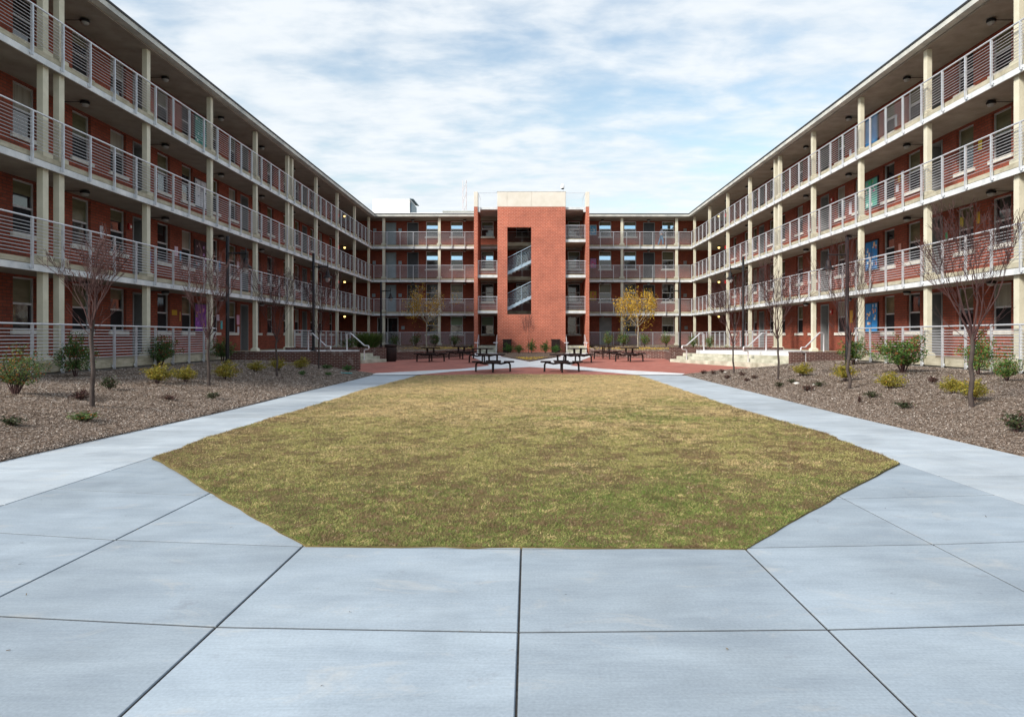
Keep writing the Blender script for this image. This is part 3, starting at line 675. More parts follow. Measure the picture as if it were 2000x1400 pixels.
cb_ = [-12.4, -7.62, 8.1, 12.8]
rb = []
for i in range(4):
    rb += [(-13.3, -8.8, i), (-8.8, -4.4, i), (4.98, 9.5, i), (9.5, 13.95, i)]
    if i: rb += [(-2.0, .4, i)]
def shift(w, d): return w
rt = build_block('apartment_block', 'four storey brick gallery block closing the far end of the courtyard', (0, YB, 0), 0, XB0+.0, XB1-.0, cb_, set(), Wb, Db, rb, (-20.9, 21.5), [-10, -5.5, 6.5, 10.5], slab_u=(-WL-WV, WR+WV))
r = MB(); r.box(-22.4, 23.05, -.30, 9, 11.843, 12.018); r.build('roof', 'roof_trim', rt)
r = MB(); r.box(-22.4, 23.05, -.33, 9, 12.02, 12.088); r.build('roof_edge', 'drip', rt)
r = MB(); r.box(-22, -4.4, 1.2, 1.5, 12.09, 12.42); r.build('parapet', 'parapet', rt)
# wall signs on far block
for px, py, i in ((781.5, 0, 3), (781.5, 0, 2), (781.5, 0, 1), (787, 0, 0), (1338, 0, 3), (1338, 0, 2), (1338, 0, 1), (1340, 0, 0), (732, 0, 3), (731, 0, 2), (730, 0, 1)):
    b = MB(); x = fx(px); b.box(x-.14, x+.14, WV-.03, WV-.003, LV[i]+1.35, LV[i]+1.65); b.build('wall_plaque', 'doorblue' if px < 1000 else 'doorgrey', rt)
# white service flat on roof etc
b = MB(); b.box(-14.55, -11.07, 64, 67.1, 12.0, 14.45); u = empty('rooftop_unit', (-12.8, 65.5, 12.09), 0, 'large plain white rooftop housing above the far left corner', 'rooftop unit')
def rebase(o, p):
    o.parent = p; o.location = Vector(o.location)-Vector(p.location)
o = b.build('housing', 'parapet', None, bevel=.02); rebase(o, u)
b = MB(); b.box(-11.03, -10.9, 64.2, 66.9, 12.2, 14.2); o = b.build('louvre_panel', 'doorblue'); rebase(o, u)
b = MB(); b.add([(-11.06, 63.8, 14.46), (-10.7, 63.8, 14.40), (-10.7, 67.2, 14.40), (-11.06, 67.2, 14.46), (-11.06, 63.8, 14.52), (-10.7, 63.8, 14.46), (-10.7, 67.2, 14.46), (-11.06, 67.2, 14.52)], [(0,3,2,1),(4,5,6,7),(0,1,5,4),(1,2,6,5),(2,3,7,6),(3,0,4,7)]); o = b.build('hood', 'doorblue'); rebase(o, u)
b = MB(); b.box(-9.4, -5.2, 76, 80, 11, 15.4); b.box(-9.5, -5.1, 75.9, 80.1, 15.4, 15.55)
tag(b.build('distant_roof', 'roof_trim'), 'low beige roof of a building behind the far block', 'roof')
an = empty('antenna_mast', (-27.8, 300, 0), 0, 'thin red and white lattice radio mast far behind the roofs', 'antenna mast')
mk = MB(); 
for z in range(0, 70, 5):
    for a, b_ in (((-1, -1), (1, 1)), ((1, -1), (-1, 1)), ((-1, -1), (1, -1)), ((-1, 1), (1, 1))): 
        mk.tube([(a[0]*.8, a[1]*.8, z), (b_[0]*.8, b_[1]*.8, z+5)], .05, 4)
for sx in (-.8, .8):
    for sy in (-.8, .8): mk.tube([(sx, sy, 0), (sx, sy, 70)], .07, 4)
M['mast'] = mat('mast_paint', (.6, .3, .32), .7, 0, .2, rough_f((.72, .60, .63), (.85, .83, .85), .3, 0, stretch=(.01, .01, 1)))
o = mk.build('lattice', 'mast', None, loc=(0, 0, 0)); o.parent = an
# ------------------------------------------------------------------ stair tower
TX0, TX1, TY = -2.44, 3.02, 54.8
st = empty('stair_tower', (.3, TY, .28), 0, 'orange red brick stair tower with cream cap and tall opening', 'stair tower')
def tb(b, nm, m, bevel=0, name=None):
    o = b.build(nm, m, None, bevel=bevel); o.parent = st; o.location = Vector(o.location)-Vector(st.location); return o
b = wall_cells(TX0, TX1, .15, 12.0, TY, TY+.32, [(-1.65, .27, 3.37, 10.36)]); tb(b, 'wall', 'tower_brick')
b = MB(); b.box(TX0, TX0+.32, TY+.321, 58.2, .15, 12.0); tb(b, 'wall', 'tower_brick')
b = MB(); b.box(TX1-.32, TX1, TY+.321, 58.2, .15, 12.0); tb(b, 'wall', 'tower_brick')
b = MB()
for x0, x1 in ((TX0-.01, -1.67), (-1.655, .275), (.29, TX1+.01)): b.box(x0, x1, TY-.012, TY+.34, 12.003, 13.2)
b.box(TX0-.008, TX0+.33, TY+.342, 58.2, 12.003, 13.2); b.box(TX1-.33, TX1+.008, TY+.342, 58.2, 12.003, 13.2); b.box(TX0+.05, TX1-.05, TY+.02, TY+.3, 12.003, 13.18)
tb(b, 'cap', 'cap', .01)
b = MB(); b.box(TX0-.05, TX1+.05, TY-.03, TY+.36, 13.203, 13.24); tb(b, 'cap_flashing', 'white_steel')
b = MB(); b.box(TX0+.32, TX1-.32, TY+.34, 58.2, 11.9, 12.0); tb(b, 'ceiling', 'ceiling')
for x0, x1 in ((-4.33, -4.04), (4.66, 4.93)):
    b = MB(); b.box(x0, x1, TY+.0, YB-.1, .15, 12.0); f_ = tb(b, 'side_wall', 'tower_brick')
    b = MB(); b.box(x0-.01, x1+.01, TY-.01, TY+1.0, 12.002, 13.2); tb(b, 'cap', 'cap', .01)
for x0, x1 in ((-4.04, TX0-.001), (TX1+.001, 4.66)):
    for i in (1, 2, 3):
        if i == 3 and x0 < 0: continue
        b = MB(); b.box(x0+.002, x1-.002, TY+.25, YB-.12, LV[i]-.3, LV[i]); tb(b, 'landing', 'slab')
        b = MB(); b.box(x0+.002, x1-.002, TY+.2, TY+.247, LV[i]-.26, LV[i]-.06); tb(b, 'edge_beam', 'white_steel')
        b = MB()
        for k in range(8): b.tube([(x0, TY+.25, LV[i]+.12+k*.115), (x1, TY+.25, LV[i]+.12+k*.115)], .012, 4, caps=False)
        b.tube([(x0, TY+.25, LV[i]+1.08), (x1, TY+.25, LV[i]+1.08)], .028, 8)
        for q in (x0+.05, x1-.05): b.tube([(q, TY+.25, LV[i]), (q, TY+.25, LV[i]+1.08)], .022, 6)
        tb(b, 'railing', 'metal')
    b = MB(); b.box(x0+.003, x1-.003, TY+.25, YB-.31, 11.80, 11.98); tb(b, 'roof', 'roof_trim')
    b = MB(); b.box(x0+.003, x1-.003, TY+.2, TY+.247, 11.82, 12.0); b.box(x0+.003 if x0 < 0 else x1-.2, x0+.2 if x0 < 0 else x1-.003, TY+.1, TY+.199, 11.6, 12.0); tb(b, 'edge_beam', 'white_steel')
    b = MB()   # wire guard on the roof
    for q in (x0+.04, x1-.04): b.tube([(q, TY+.25, 12), (q, TY+.25, 13.18)], .012, 5)
    b.tube([(x0, TY+.25, 13.16), (x1, TY+.25, 13.16)], .014, 5); 
    qx = x0+.04 if x0 < 0 else x1-.04
    b.tube([(qx, TY+.25, 13.16), (qx, TY+3.0, 13.16)], .014, 5); b.tube([(qx, TY+3, 12), (qx, TY+3., 13.16)], .014, 5)
    for k in range(9): b.tube([(x0, TY+.25, 12.1+k*.12), (x1, TY+.25, 12.1+k*.12)], .003, 3, caps=False)
    tb(b, 'roof_guard', 'metal')
    # entrance steps
    for k in range(4):
        b = MB(); b.box(x0+.02, x1-.02, TY-.75+.3*k, TY-.75+.3*(k+1) if k < 3 else YB-.01, .15, .28+.145*(k+1)); tb(b, 'entrance_step', 'step')
    for q in (x0+.06, x1-.06):
        b = MB(); b.tube([(q, TY-.95, .28), (q, TY-.95, 1.12), (q, TY-.75, 1.14), (q, TY+.35, 1.72), (q, TY+.7, 1.74), (q, TY+.7, .86)], .025, 8); tb(b, 'handrail', 'handrail')
        b = MB(); b.tube([(q-.22, TY-.95, 1.1), (q+.14, TY-.95, 1.1)], .028, 8); tb(b, 'rail_end', 'handrail')
# inner landings and flights
for i in (1, 2, 3):
    b = MB(); b.box(TX0+.33, TX1-.33, 57.0, YB-.12, LV[i]-.3, LV[i]-.002); tb(b, 'landing', 'slab')
    b = MB(); b.box(.9, TX1-.33, TY+.33, 56.99, LV[i]+1.18, LV[i]+1.42) if i < 3 else b.box(1.9, 2.0, 57, 57.2, LV[i], LV[i]+.1); tb(b, 'landing', 'slab')
    if i == 3: continue
    for j, (y0, y1, sg) in enumerate(((TY+.45, TY+1.5, 1),)):
        b = MB(); xs0 = -1.95; n_s = 9; run = 2.85/n_s; rise = 1.42/n_s
        for k in range(n_s):
            z = LV[i]+(k+1)*rise if sg > 0 else LV[i]+1.42+(k+1)*rise
            xa = xs0+k*run if sg > 0 else xs0+2.85-(k+1)*run
            b.box(xa, xa+run, y0, y1, z-.24, z)
        tb(b, 'stair_flight', 'white_steel')
        if sg > 0:
            f = MB(); za = LV[i]-.05; zb_ = LV[i]+1.42-.05
            f.add([(xs0, y0-.03, za-.12), (xs0+2.85, y0-.03, zb_-.12), (xs0+2.85, y0-.03, zb_+.14), (xs0, y0-.03, za+.14), (xs0, y0, za-.12), (xs0+2.85, y0, zb_-.12), (xs0+2.85, y0, zb_+.14), (xs0, y0, za+.14)], [(0,1,2,3),(7,6,5,4),(0,4,5,1),(3,2,6,7),(1,5,6,2),(4,0,3,7)])
            tb(f, 'stringer', 'blue_steel')
            f = MB()
            for k in range(8): f.tube([(xs0, y0-.05, za+.25+k*.115), (xs0+2.85, y0-.05, zb_+.25+k*.115)], .011, 4, caps=False)
            f.tube([(xs0, y0-.05, za+1.25), (xs0+2.85, y0-.05, zb_+1.25)], .03, 8)
            for q in (0.02, .5, .98): f.tube([(xs0+2.85*q, y0-.05, za+1.47*0+(zb_-za)*q), (xs0+2.85*q, y0-.05, za+(zb_-za)*q+1.25)], .02, 6)
            tb(f, 'railing', 'blue_steel')
# blank dark bins at tower foot
def camera_dome():
    r_ = empty('security_camera', (2.8, TY+.15, 13.24), 0, 'small white dome security camera on the tower cap', 'camera')
    b = MB(); b.tube([(0, 0, 0), (0, 0, .25)], .03, 8); b.build('mount', 'metal', r_, (0, 0, 0))
    b = MB(); b.lathe([(.0, .66), (.07, .62), (.13, .5), (.15, .36), (.14, .27)], n=16); b.build('housing', 'parapet', r_, (0, 0, 0))
    b = MB(); b.lathe([(.13, .27), (.10, .20), (0, .17)], n=16); b.build('dome', 'black', r_, (0, 0, 0))
    b = MB(); b.tube([(0, 0, .6), (0, 0, .85)], .01, 5); b.build('aerial', 'metal', r_, (0, 0, 0))
camera_dome()
# ------------------------------------------------------------------ garden walls, platforms, steps
def wallseg(pts, th, z0, z1, name, label, cap=True, cat='wall', capm='dark_brick'):
    rt_ = empty(name, (pts[0][0], pts[0][1], 0), 0, label, cat)
    def ribbon(off, za, zb, nm, m):
        b = MB(); P = [Vector(p) for p in pts]; Lf = []; Rt = []
        for i, p in enumerate(P):
            d0 = (P[i]-P[i-1]).normalized() if i else (P[1]-P[0]).normalized(); d1 = (P[i+1]-P[i]).normalized() if i < len(P)-1 else d0
            d = (d0+d1).normalized(); nrm = Vector((-d.y, d.x)); k = 1/max(.4, d.dot(d1)); ext = Vector((0, 0))
            if i == 0: ext = -d*off
            if i == len(P)-1: ext = d*off
            Lf.append(p+nrm*(th/2+off)*k+ext); Rt.append(p-nrm*(th/2+off)*k+ext)
        poly = Rt+Lf[::-1]; z1s = zb if isinstance(zb, (list, tuple)) else [zb]*len(P)
        z0s = za if isinstance(za, (list, tuple)) else [za]*len(P)
        # build per segment
        vs = []
        for i in range(len(P)): vs += [(*Rt[i], z0s[i]), (*Lf[i], z0s[i]), (*Lf[i], z1s[i]), (*Rt[i], z1s[i])]
        fs = []
        for i in range(len(P)-1):
            a = i*4; c = a+4
            fs += [(a+3, c+3, c+2, a+2), (a, c, c+3, a+3), (c+1, a+1, a+2, c+2), (a+1, c+1, c, a)]
        fs += [(0, 3, 2, 1), (len(vs)-4, len(vs)-3, len(vs)-2, len(vs)-1)]
        b.add(vs, fs); o = b.build(nm, m, None); rebase(o, rt_)
    if cap: ribbon(0, z0, z1-.075, 'wall_body', 'dark_brick'); ribbon(.012, z1-.073, z1, 'wall_cap', capm)
    else: ribbon(0, z0, z1, 'wall_body', 'dark_brick')
    return rt_
wallseg([(-13.38, 30.85), (-7.6, 30.85)], .3, -.1, .92, 'garden_wall', 'dark brick wall holding the left terrace above the mulch bed')
wallseg([(11.65, 30.35), (14.03, 30.35)], .3, -.1, .92, 'garden_wall', 'short dark brick wall at the near end of the right steps')
wallseg([(13.9, 37.3), (7.75, 37.3)], .3, -.1, 1.0, 'garden_wall', 'dark brick wall at the far end of the right steps')
wallseg([(-7.75, 37.3), (-13.2, 37.3)], .3, -.1, 1.0, 'garden_wall', 'dark brick wall behind the left steps and handrails')
wallseg(PLL[1:], .25, -.1, .70, 'planter_wall', 'low brick planter wall behind the brown litter barrel', cat='planter wall')
wallseg([(8.1, 37.5)]+PLR[1:], .25, -.1, .70, 'planter_wall', 'low brick planter wall right of the tower behind the tables', cat='planter wall')
for s in (-1, 1):
    t1 = Vector((9.15*s, 37.1)); t2 = Vector((13.2*s, 30.52 if s > 0 else 31.02)); d = (t2-t1).normalized(); nrm = Vector((d.y, -d.x)) if s > 0 else Vector((-d.y, d.x))
    if nrm.x*s > 0: nrm = -nrm
    W0 = WR if s > 0 else WL
    rt_ = empty('courtyard_steps', (t1.x, t1.y, .2), 0, 'wide weathered concrete steps up to the right terrace' if s > 0 else 'concrete steps and terrace behind the left dark brick wall', 'steps')
    b = MB(); poly = [(t1.x, t1.y), (t2.x, t2.y), (W0*s-.002*s, t2.y), (W0*s-.002*s, 37.1)]
    if s < 0: poly = poly[::-1]
    b.prism(poly, -.1, .86); o = b.build('terrace', 'path_conc'); add_col(o.data); rebase(o, rt_)
    for k in range(4):
        zt = .86-.16*(k)-.004; a0 = .30*k; a1 = .30*(k+1)
        if k == 0: continue
        ylim = lambda p: p
        A = t1+nrm*a0-nrm*.002; B = t2+nrm*a0-nrm*.002; C_ = t2+nrm*a1; D_ = t1+nrm*a1
        # clamp ends to walls
        def clampy(P, Q, yv):
            t = (yv-P.y)/(Q.y-P.y); return P+(Q-P)*t
        yn = 30.52 if s > 0 else 31.02
        B = clampy(A, B, yn); C_ = clampy(D_, C_, yn); A = clampy(A, B, 37.13); D_ = clampy(D_, C_, 37.13)
        poly = [(A.x, A.y), (D_.x, D_.y), (C_.x, C_.y), (B.x, B.y)]
        if sum(poly[i][0]*poly[(i+1) % 4][1]-poly[(i+1) % 4][0]*poly[i][1] for i in range(4)) < 0: poly = poly[::-1]
        b = MB(); b.prism(poly, -.1, zt); o = b.build('step', 'step', bevel=.012); rebase(o, rt_)
def handrail(top, nrm, Y, label, base_z=.86):
    top = Vector(top); n = Vector(nrm); p = lambda k: top+n*k
    rt_ = empty('handrail', (top.x, top.y, base_z), 0, label, 'handrail', 'white tube handrails on the courtyard steps')
    P = [(*p(-.28), base_z), (*p(-.28), base_z+.86), (*p(-.24), base_z+.9), (*p(.02), base_z+.9), (*p(1.02), base_z+.26), (*p(1.27), base_z+.25), (*p(1.33), base_z+.22), (*p(1.34), base_z+.13), (*p(1.3), base_z+.06), (*p(1.05), base_z+.04), (*p(1.01), base_z+.0), (*p(1.0), .1)]
    b = MB(); b.tube(P, .032, 10); o = b.build('tube', 'handrail'); rebase(o, rt_)
    return rt_
nR = Vector((-.852, -.524)); nL = Vector((.852, -.524))
handrail((9.3, 36.85), nR, 0, 'white handrail against the far brick wall of the right steps')
handrail((11.45, 33.35), nR, 0, 'white handrail in the middle of the wide right steps')
handrail((13.15, 30.75), nR, 0, 'white handrail beside the short near brick wall, right')
handrail((-9.5, 36.6), nL, 0, 'white handrail farther of the left pair, behind brick wall')
handrail((-10.9, 34.5), nL, 0, 'white handrail nearer of the left pair, behind brick wall')
# ------------------------------------------------------------------ lamps
def lamp(x, y, zb, s, label, hgt=4.95):
    rt_ = empty('lamp_post', (x, y, zb), 0, label, 'street lamp', 'black lamp posts of the courtyard')
    b = MB(); b.lathe([(.17, 0), (.17, .03), (.09, .05), (.08, .12), (.07, .25), (.064, hgt), (.03, hgt+.01), (0, hgt+.03)], n=14); b.build('pole', 'black', rt_, (0, 0, 0))
    za = hgt-.66; b = MB(); b.tube([(.05*s, 0, za), (.75*s, 0, za)], .035, 8); b.tube([(.3*s, 0, za), (.05*s, 0, za-.12)], .012, 6); b.build('arm', 'black', rt_, (0, 0, 0))
    xx = .72*s; b = MB(); b.lathe([(0, za+.22), (.02, za+.2), (.022, za-.18), (.05, za-.2), (.09, za-.26), (.095, za-.38), (.12, za-.46), (.24, za-.56), (.25, za-.585), (.23, za-.58), (.10, za-.5)], c=(xx, 0, 0), n=20); b.build('lamp_shade', 'black', rt_, (0, 0, 0))
    b = MB(); b.lathe([(.11, za-.52), (.12, za-.60), (.10, za-.72), (.05, za-.78), (0, za-.79)], c=(xx, 0, 0), n=16); b.build('lamp_glass', 'lamp_glass', rt_, (0, 0, 0))
lamp(-11.75, 26.7, float(bed_z(-11.75, 26.7)), 1, 'tall black lamp post beside the left railing, nearest on the left')
lamp(-10.9, 34.7, .86, 1, 'black lamp post on the left terrace behind the brick wall')
lamp(-11.1, 51.6, .75, 1, 'farthest black lamp post on the left, by the corner planter')
lamp(12.35, 26.4, float(bed_z(12.35, 26.4)), -1, 'tall black lamp post in the right bed, nearest on the right')
lamp(12.05, 38.2, 1.0, -1, 'black lamp post behind the wide right steps', 5.05)
lamp(11.5, 51.6, .75, -1, 'farthest black lamp post on the right, by the corner planter')
# ------------------------------------------------------------------ picnic tables
def make_table():
    rt_ = empty('picnic_table', (0, 0, 0)); 
    b = MB(); rr = [(.0, .715), (.49, .715), (.53, .72), (.545, .745), (.53, .77), (0, .775)]; b.lathe(rr, n=28); b.build('table_top', 'brown_metal', rt_, (0, 0, 0))
    b = MB()
    for k in range(4):
        a = math.pi/4+k*math.pi/2; b.tube([(.20*math.cos(a), .20*math.sin(a), .36), (.24*math.cos(a), .24*math.sin(a), .5), (.26*math.cos(a), .26*math.sin(a), .72)], .036, 8)
    b.lathe([(.0, .33), (.24, .34), (.26, .37), (.0, .39)], n=16); b.build('pedestal', 'brown_metal', rt_, (0, 0, 0))
    for k in range(4):
        a = k*math.pi/2; c, s = math.cos(a), math.sin(a)
        b = MB(); b.tube([(.15*c, .15*s, .37), (.35*c, .35*s, .34), (.5*c, .5*s, .37), (.62*c, .62*s, .40), (.70*c, .70*s, .38), (.74*c, .74*s, .31), (.75*c, .75*s, 0)], .040, 8); b.lathe([(.05, 0), (.05, .02)], c=(.75*c, .75*s, 0), n=10)
        l_ = b.build('leg', 'brown_metal', rt_, (0, 0, 0))
        b = MB(); n = 9; P0 = []; 
        inn, ou = .50, .93
        vs = []; 
        for zz_ in (.405, .465):
            for i in range(n):
                t = -0.62+1.24*i/(n-1); vs.append((ou*math.cos(a+t*.62), ou*math.sin(a+t*.62), zz_+(.0)))
            for i in range(n):
                t = .62-1.24*i/(n-1); vs.append((inn*math.cos(a+t*.62), inn*math.sin(a+t*.62), zz_))
        m = 2*n; b.add(vs, [tuple(range(m-1, -1, -1)), tuple(range(m, 2*m))]+[(i, (i+1) % m, (i+1) % m+m, i+m) for i in range(m)])
        b.build('seat', 'brown_metal', rt_, (0, 0, 0), bevel=.012)
    return rt_
T0 = make_table()
tabs = [(963, 728, 'round brown picnic table, front left one nearest the lawn', 2), (1097, 728, 'round brown picnic table, front right one nearest the lawn', -1),
        (944, 709, 'brown picnic table half hidden behind the front left table', 8), (1128, 709, 'brown picnic table half hidden behind the front right table', 5),
        (841, 707, 'leftmost brown picnic table on the red brick plaza', 3), (1229, 707, 'rightmost brown picnic table on the red brick plaza', -4),
        (901, 702, 'brown picnic table before the left planter, second from the left', 12), (1184, 702, 'brown picnic table before the right planter, second from the right', 9)]
for i, (px, py, lb, an_) in enumerate(tabs):
    o = T0 if i == 0 else copy_tree(T0); p = at(px, py-(2 if i < 2 else 1)); o.location = (p[0], p[1], float(zg(p[1]))+.006); o.rotation_euler = (0, 0, R(an_))
    tag(o, lb, 'picnic table', 'round picnic tables on the brick plaza')
# bins
def barrel(x, y, z, lb):
    rt_ = empty('litter_bin', (x, y, z), 0, lb, 'bin')
    b = MB(); b.lathe([(.27, 0), (.29, .02), (.29, .06), (.33, .08), (.335, .5), (.33, .78), (.30, .8)], n=24); b.build('barrel', 'brown_metal', rt_, (0, 0, 0))
    b = MB(); b.lathe([(.31, .805), (.345, .82), (.345, .9), (.32, .94), (.2, .955), (.13, .95), (.12, .86)], n=24); b.build('lid', 'brown_metal', rt_, (0, 0, 0))
p = at(763, 706); barrel(p[0], p[1], float(zg(p[1])), 'round dark brown litter barrel by the left planter wall')
for px, lb in ((990.5, 'dark square bin against the tower, left of its five clipped bushes'), (1085.5, 'dark square bin against the tower, at the right end of the bushes')):
    x = (px-CX)/24.6; rt_ = empty('litter_bin', (x, TY-.42, .3), 0, lb, 'bin')
    b = MB()
    b.box(-.33, .33, -.3, .3, 0, 1.0)
    for k in range(8): b.box(-.31+k*.083, -.265+k*.083, -.315, -.3, .06, .92)
    b.build('body', 'brown_metal', rt_, (0, 0, 0), bevel=.01)
    b = MB(); b.box(-.37, .37, -.34, .34, 1.0, 1.08); b.box(-.2, .2, -.345, -.34, .97, 1.05); b.build('lid', 'brown_metal', rt_, (0, 0, 0), bevel=.015)
# ------------------------------------------------------------------ plants
def leafmesh(name, C, size, pal, seed=0, aspect=.5, palw=None):
    r = np.random.default_rng(seed); n = len(C); d = r.normal(size=(n, 3)); d /= np.linalg.norm(d, axis=1)[:, None]
    e = np.cross(d, r.normal(size=(n, 3))); e /= np.linalg.norm(e, axis=1)[:, None]; s = (size*r.uniform(.6, 1.3, n))[:, None]
    V = np.stack([C-d*s, C+e*s*aspect, C+d*s, C-e*s*aspect], 1).reshape(-1, 3)
    cc = np.array(pal)[r.choice(len(pal), n, p=palw)]*r.uniform(.65, 1.3, n)[:, None]
    return mesh_np(name, V, 4, np.repeat(cc, 4, 0), 'leaf')
def blob(n, rx, rz, seed, uneven=.35, hollow=.35):
    r = np.random.default_rng(seed); d = r.normal(size=(n, 3)); d /= np.linalg.norm(d, axis=1)[:, None]
    k = 7; cs = r.normal(size=(k, 3)); cs /= np.linalg.norm(cs, axis=1)[:, None]; cs[:, 2] = np.abs(cs[:, 2])*.9-.2
    lump = np.max(d@cs.T, 1); rad = (1-uneven+uneven*lump**2)*(hollow+(1-hollow)*r.random(n)**.45)
    P = d*rad[:, None]; m_ = int(n*.3); sg = r.normal(size=(26, 3)); sg /= np.linalg.norm(sg, axis=1)[:, None]; sg[:, 2] = np.abs(sg[:, 2])*1.1-.15; pick = sg[r.integers(0, 26, m_)]
    P[:m_] = pick*r.uniform(.5, 1.17, m_)[:, None]+r.normal(0, .07, (m_, 3)); P[:, 0] *= rx; P[:, 1] *= rx; P[:, 2] = P[:, 2]*rz*1.1+rz*.86; P[:, 2] = np.where(P[:, 2] < .03, r.uniform(.03, .3, n), P[:, 2]); return P
def stems(n, rx, h, seed, r0=.008, flare=.6):
    r = random.Random(seed); b = MB()
    for i in range(n):
        a = r.random()*6.28; q = r.uniform(.3, 1)*flare; z = h*r.uniform(.6, 1)
        b.tube([(0.05*math.cos(a), .05*math.sin(a), 0), (rx*q*.5*math.cos(a), rx*q*.5*math.sin(a), z*.5), (rx*q*math.cos(a+.2), rx*q*math.sin(a+.2), z)], [r0, r0*.7, r0*.3], 4)
    return b
PAL = {
 'holly': ([(.035, .075, .022), (.06, .12, .03), (.10, .18, .05), (.16, .24, .08), (.30, .05, .03)], [.3, .3, .2, .13, .07]),
 'hollyred': ([(.04, .10, .025), (.08, .17, .035), (.13, .24, .05), (.22, .30, .08), (.30, .09, .04)], [.25, .3, .22, .1, .13]),
 'gold': ([(.29, .25, .04), (.37, .30, .045), (.20, .21, .035), (.40, .23, .035), (.12, .13, .025)], [.3, .3, .2, .1, .1]),
 'nandina': ([(.05, .10, .03), (.09, .15, .04), (.14, .20, .06), (.45, .12, .03), (.25, .22, .06)], [.32, .3, .2, .09, .09]),
 'dark': ([(.05, .07, .03), (.035, .05, .022), (.10, .05, .04), (.08, .10, .04)], [.35, .3, .2, .15]),
 'russet': ([(.09, .04, .035), (.06, .03, .028), (.13, .07, .05), (.05, .05, .03)], [.4, .3, .2, .1]),
 'box': ([(.04, .11, .02), (.06, .15, .03), (.09, .20, .04)], [.4, .35, .25]),
 'grassy': ([(.07, .14, .03), (.10, .18, .045), (.16, .22, .06), (.20, .19, .08)], [.3, .3, .2, .2]),
}
SH = {}
def shrub(kind, x, y, z, rx, rz, label, cat='shrub', group=None, seed=0, n=1500, leaf=.035, name='shrub', st_=14, rot=0):
    key = (kind, seed % 3, round(n), leaf)
    if key not in SH:
        pal, pw = PAL[kind]; P = blob(n, 1.0, 1.0, seed % 3*13+len(kind), .62, .12); P[:, 2] = P[:, 2]
        SH[key] = (leafmesh('foliage', P, leaf, pal, seed % 3+5, .5, pw), stems(st_, .9, 1.5, seed % 3+2, .02).mesh('stems', 'twig'))
    rt_ = empty(name, (x, y, z-.02), rot or random.uniform(0, 6), label, cat, group)
    for me, nm in zip(SH[key], ('foliage', 'stems')):
        o = inst(me, nm, rt_, (0, 0, 0)); o.scale = (rx, rx, rz)
    return rt_
def sp_at(kind, px, py, wpx, hpx, label, **k):
    x, y, z = at(px, py); s = F/y; return shrub(kind, x, y, z, wpx/2/s*(1.15 if kind != 'dark' and kind != 'russet' else 1), hpx/2/s*(1.3 if kind in ('holly', 'hollyred') else 1.15 if kind == 'gold' else 1), label, **k)
G1 = 'yellow green shrubs in the mulch beds'; G2 = 'dark evergreen shrubs along the wings'
for i, (px, py, w_, h_, k, lb) in enumerate([
    (147, 736, 62, 68, 'holly', 'dark evergreen bush left of the nearest left tree trunk'),
    (313, 716, 66, 48, 'holly', 'dark round evergreen bush before the left railing, above the first yellow shrubs'),
    (435, 706, 46, 36, 'holly', 'dark evergreen bush at the foot of the nearest left lamp post'),
    (1667, 712, 50, 46, 'hollyred', 'green bush at the foot of the nearest right lamp post'),
    (1764, 728, 92, 62, 'hollyred', 'widest green bush with red berries before the right railing'),
    (1911, 732, 60, 66, 'hollyred', 'upright green bush behind the nearest right tree trunk'),
    (1966, 744, 54, 42, 'hollyred', 'low open green bush right of the nearest right tree trunk')]):
    sp_at(k, px, py, w_, h_, lb, seed=i, n=3600, leaf=.05, group=G2)
for i, (px, py, w_, h_, lb) in enumerate([
    (307, 750, 50, 38, 'yellow green shrub, first and nearest of the left row'), (363, 747, 42, 32, 'yellow green shrub, second of the left row from the near end'),
    (440, 741, 46, 34, 'yellow green shrub just right of the second left tree trunk'), (498, 727, 34, 22, 'yellow green shrub between second and third left trees'),
    (543, 724, 32, 25, 'yellow green shrub behind the third left tree trunk'), (588, 720, 31, 21, 'yellow green shrub before the left brick wall, last of its row'),
    (1565, 735, 38, 25, 'yellow shrub before the short right brick wall'), (1650, 745, 42, 36, 'yellow shrub touching the second right tree trunk'),
    (1738, 758, 52, 30, 'yellow shrub standing alone between two right trees'), (1863, 769, 44, 32, 'yellow green shrub just left of the nearest right tree trunk'),
    (1902, 782, 54, 40, 'yellow green shrub around the nearest right tree trunk')]):
    sp_at('gold', px, py, w_, h_, lb, seed=i, n=2600, leaf=.062, group=G1)
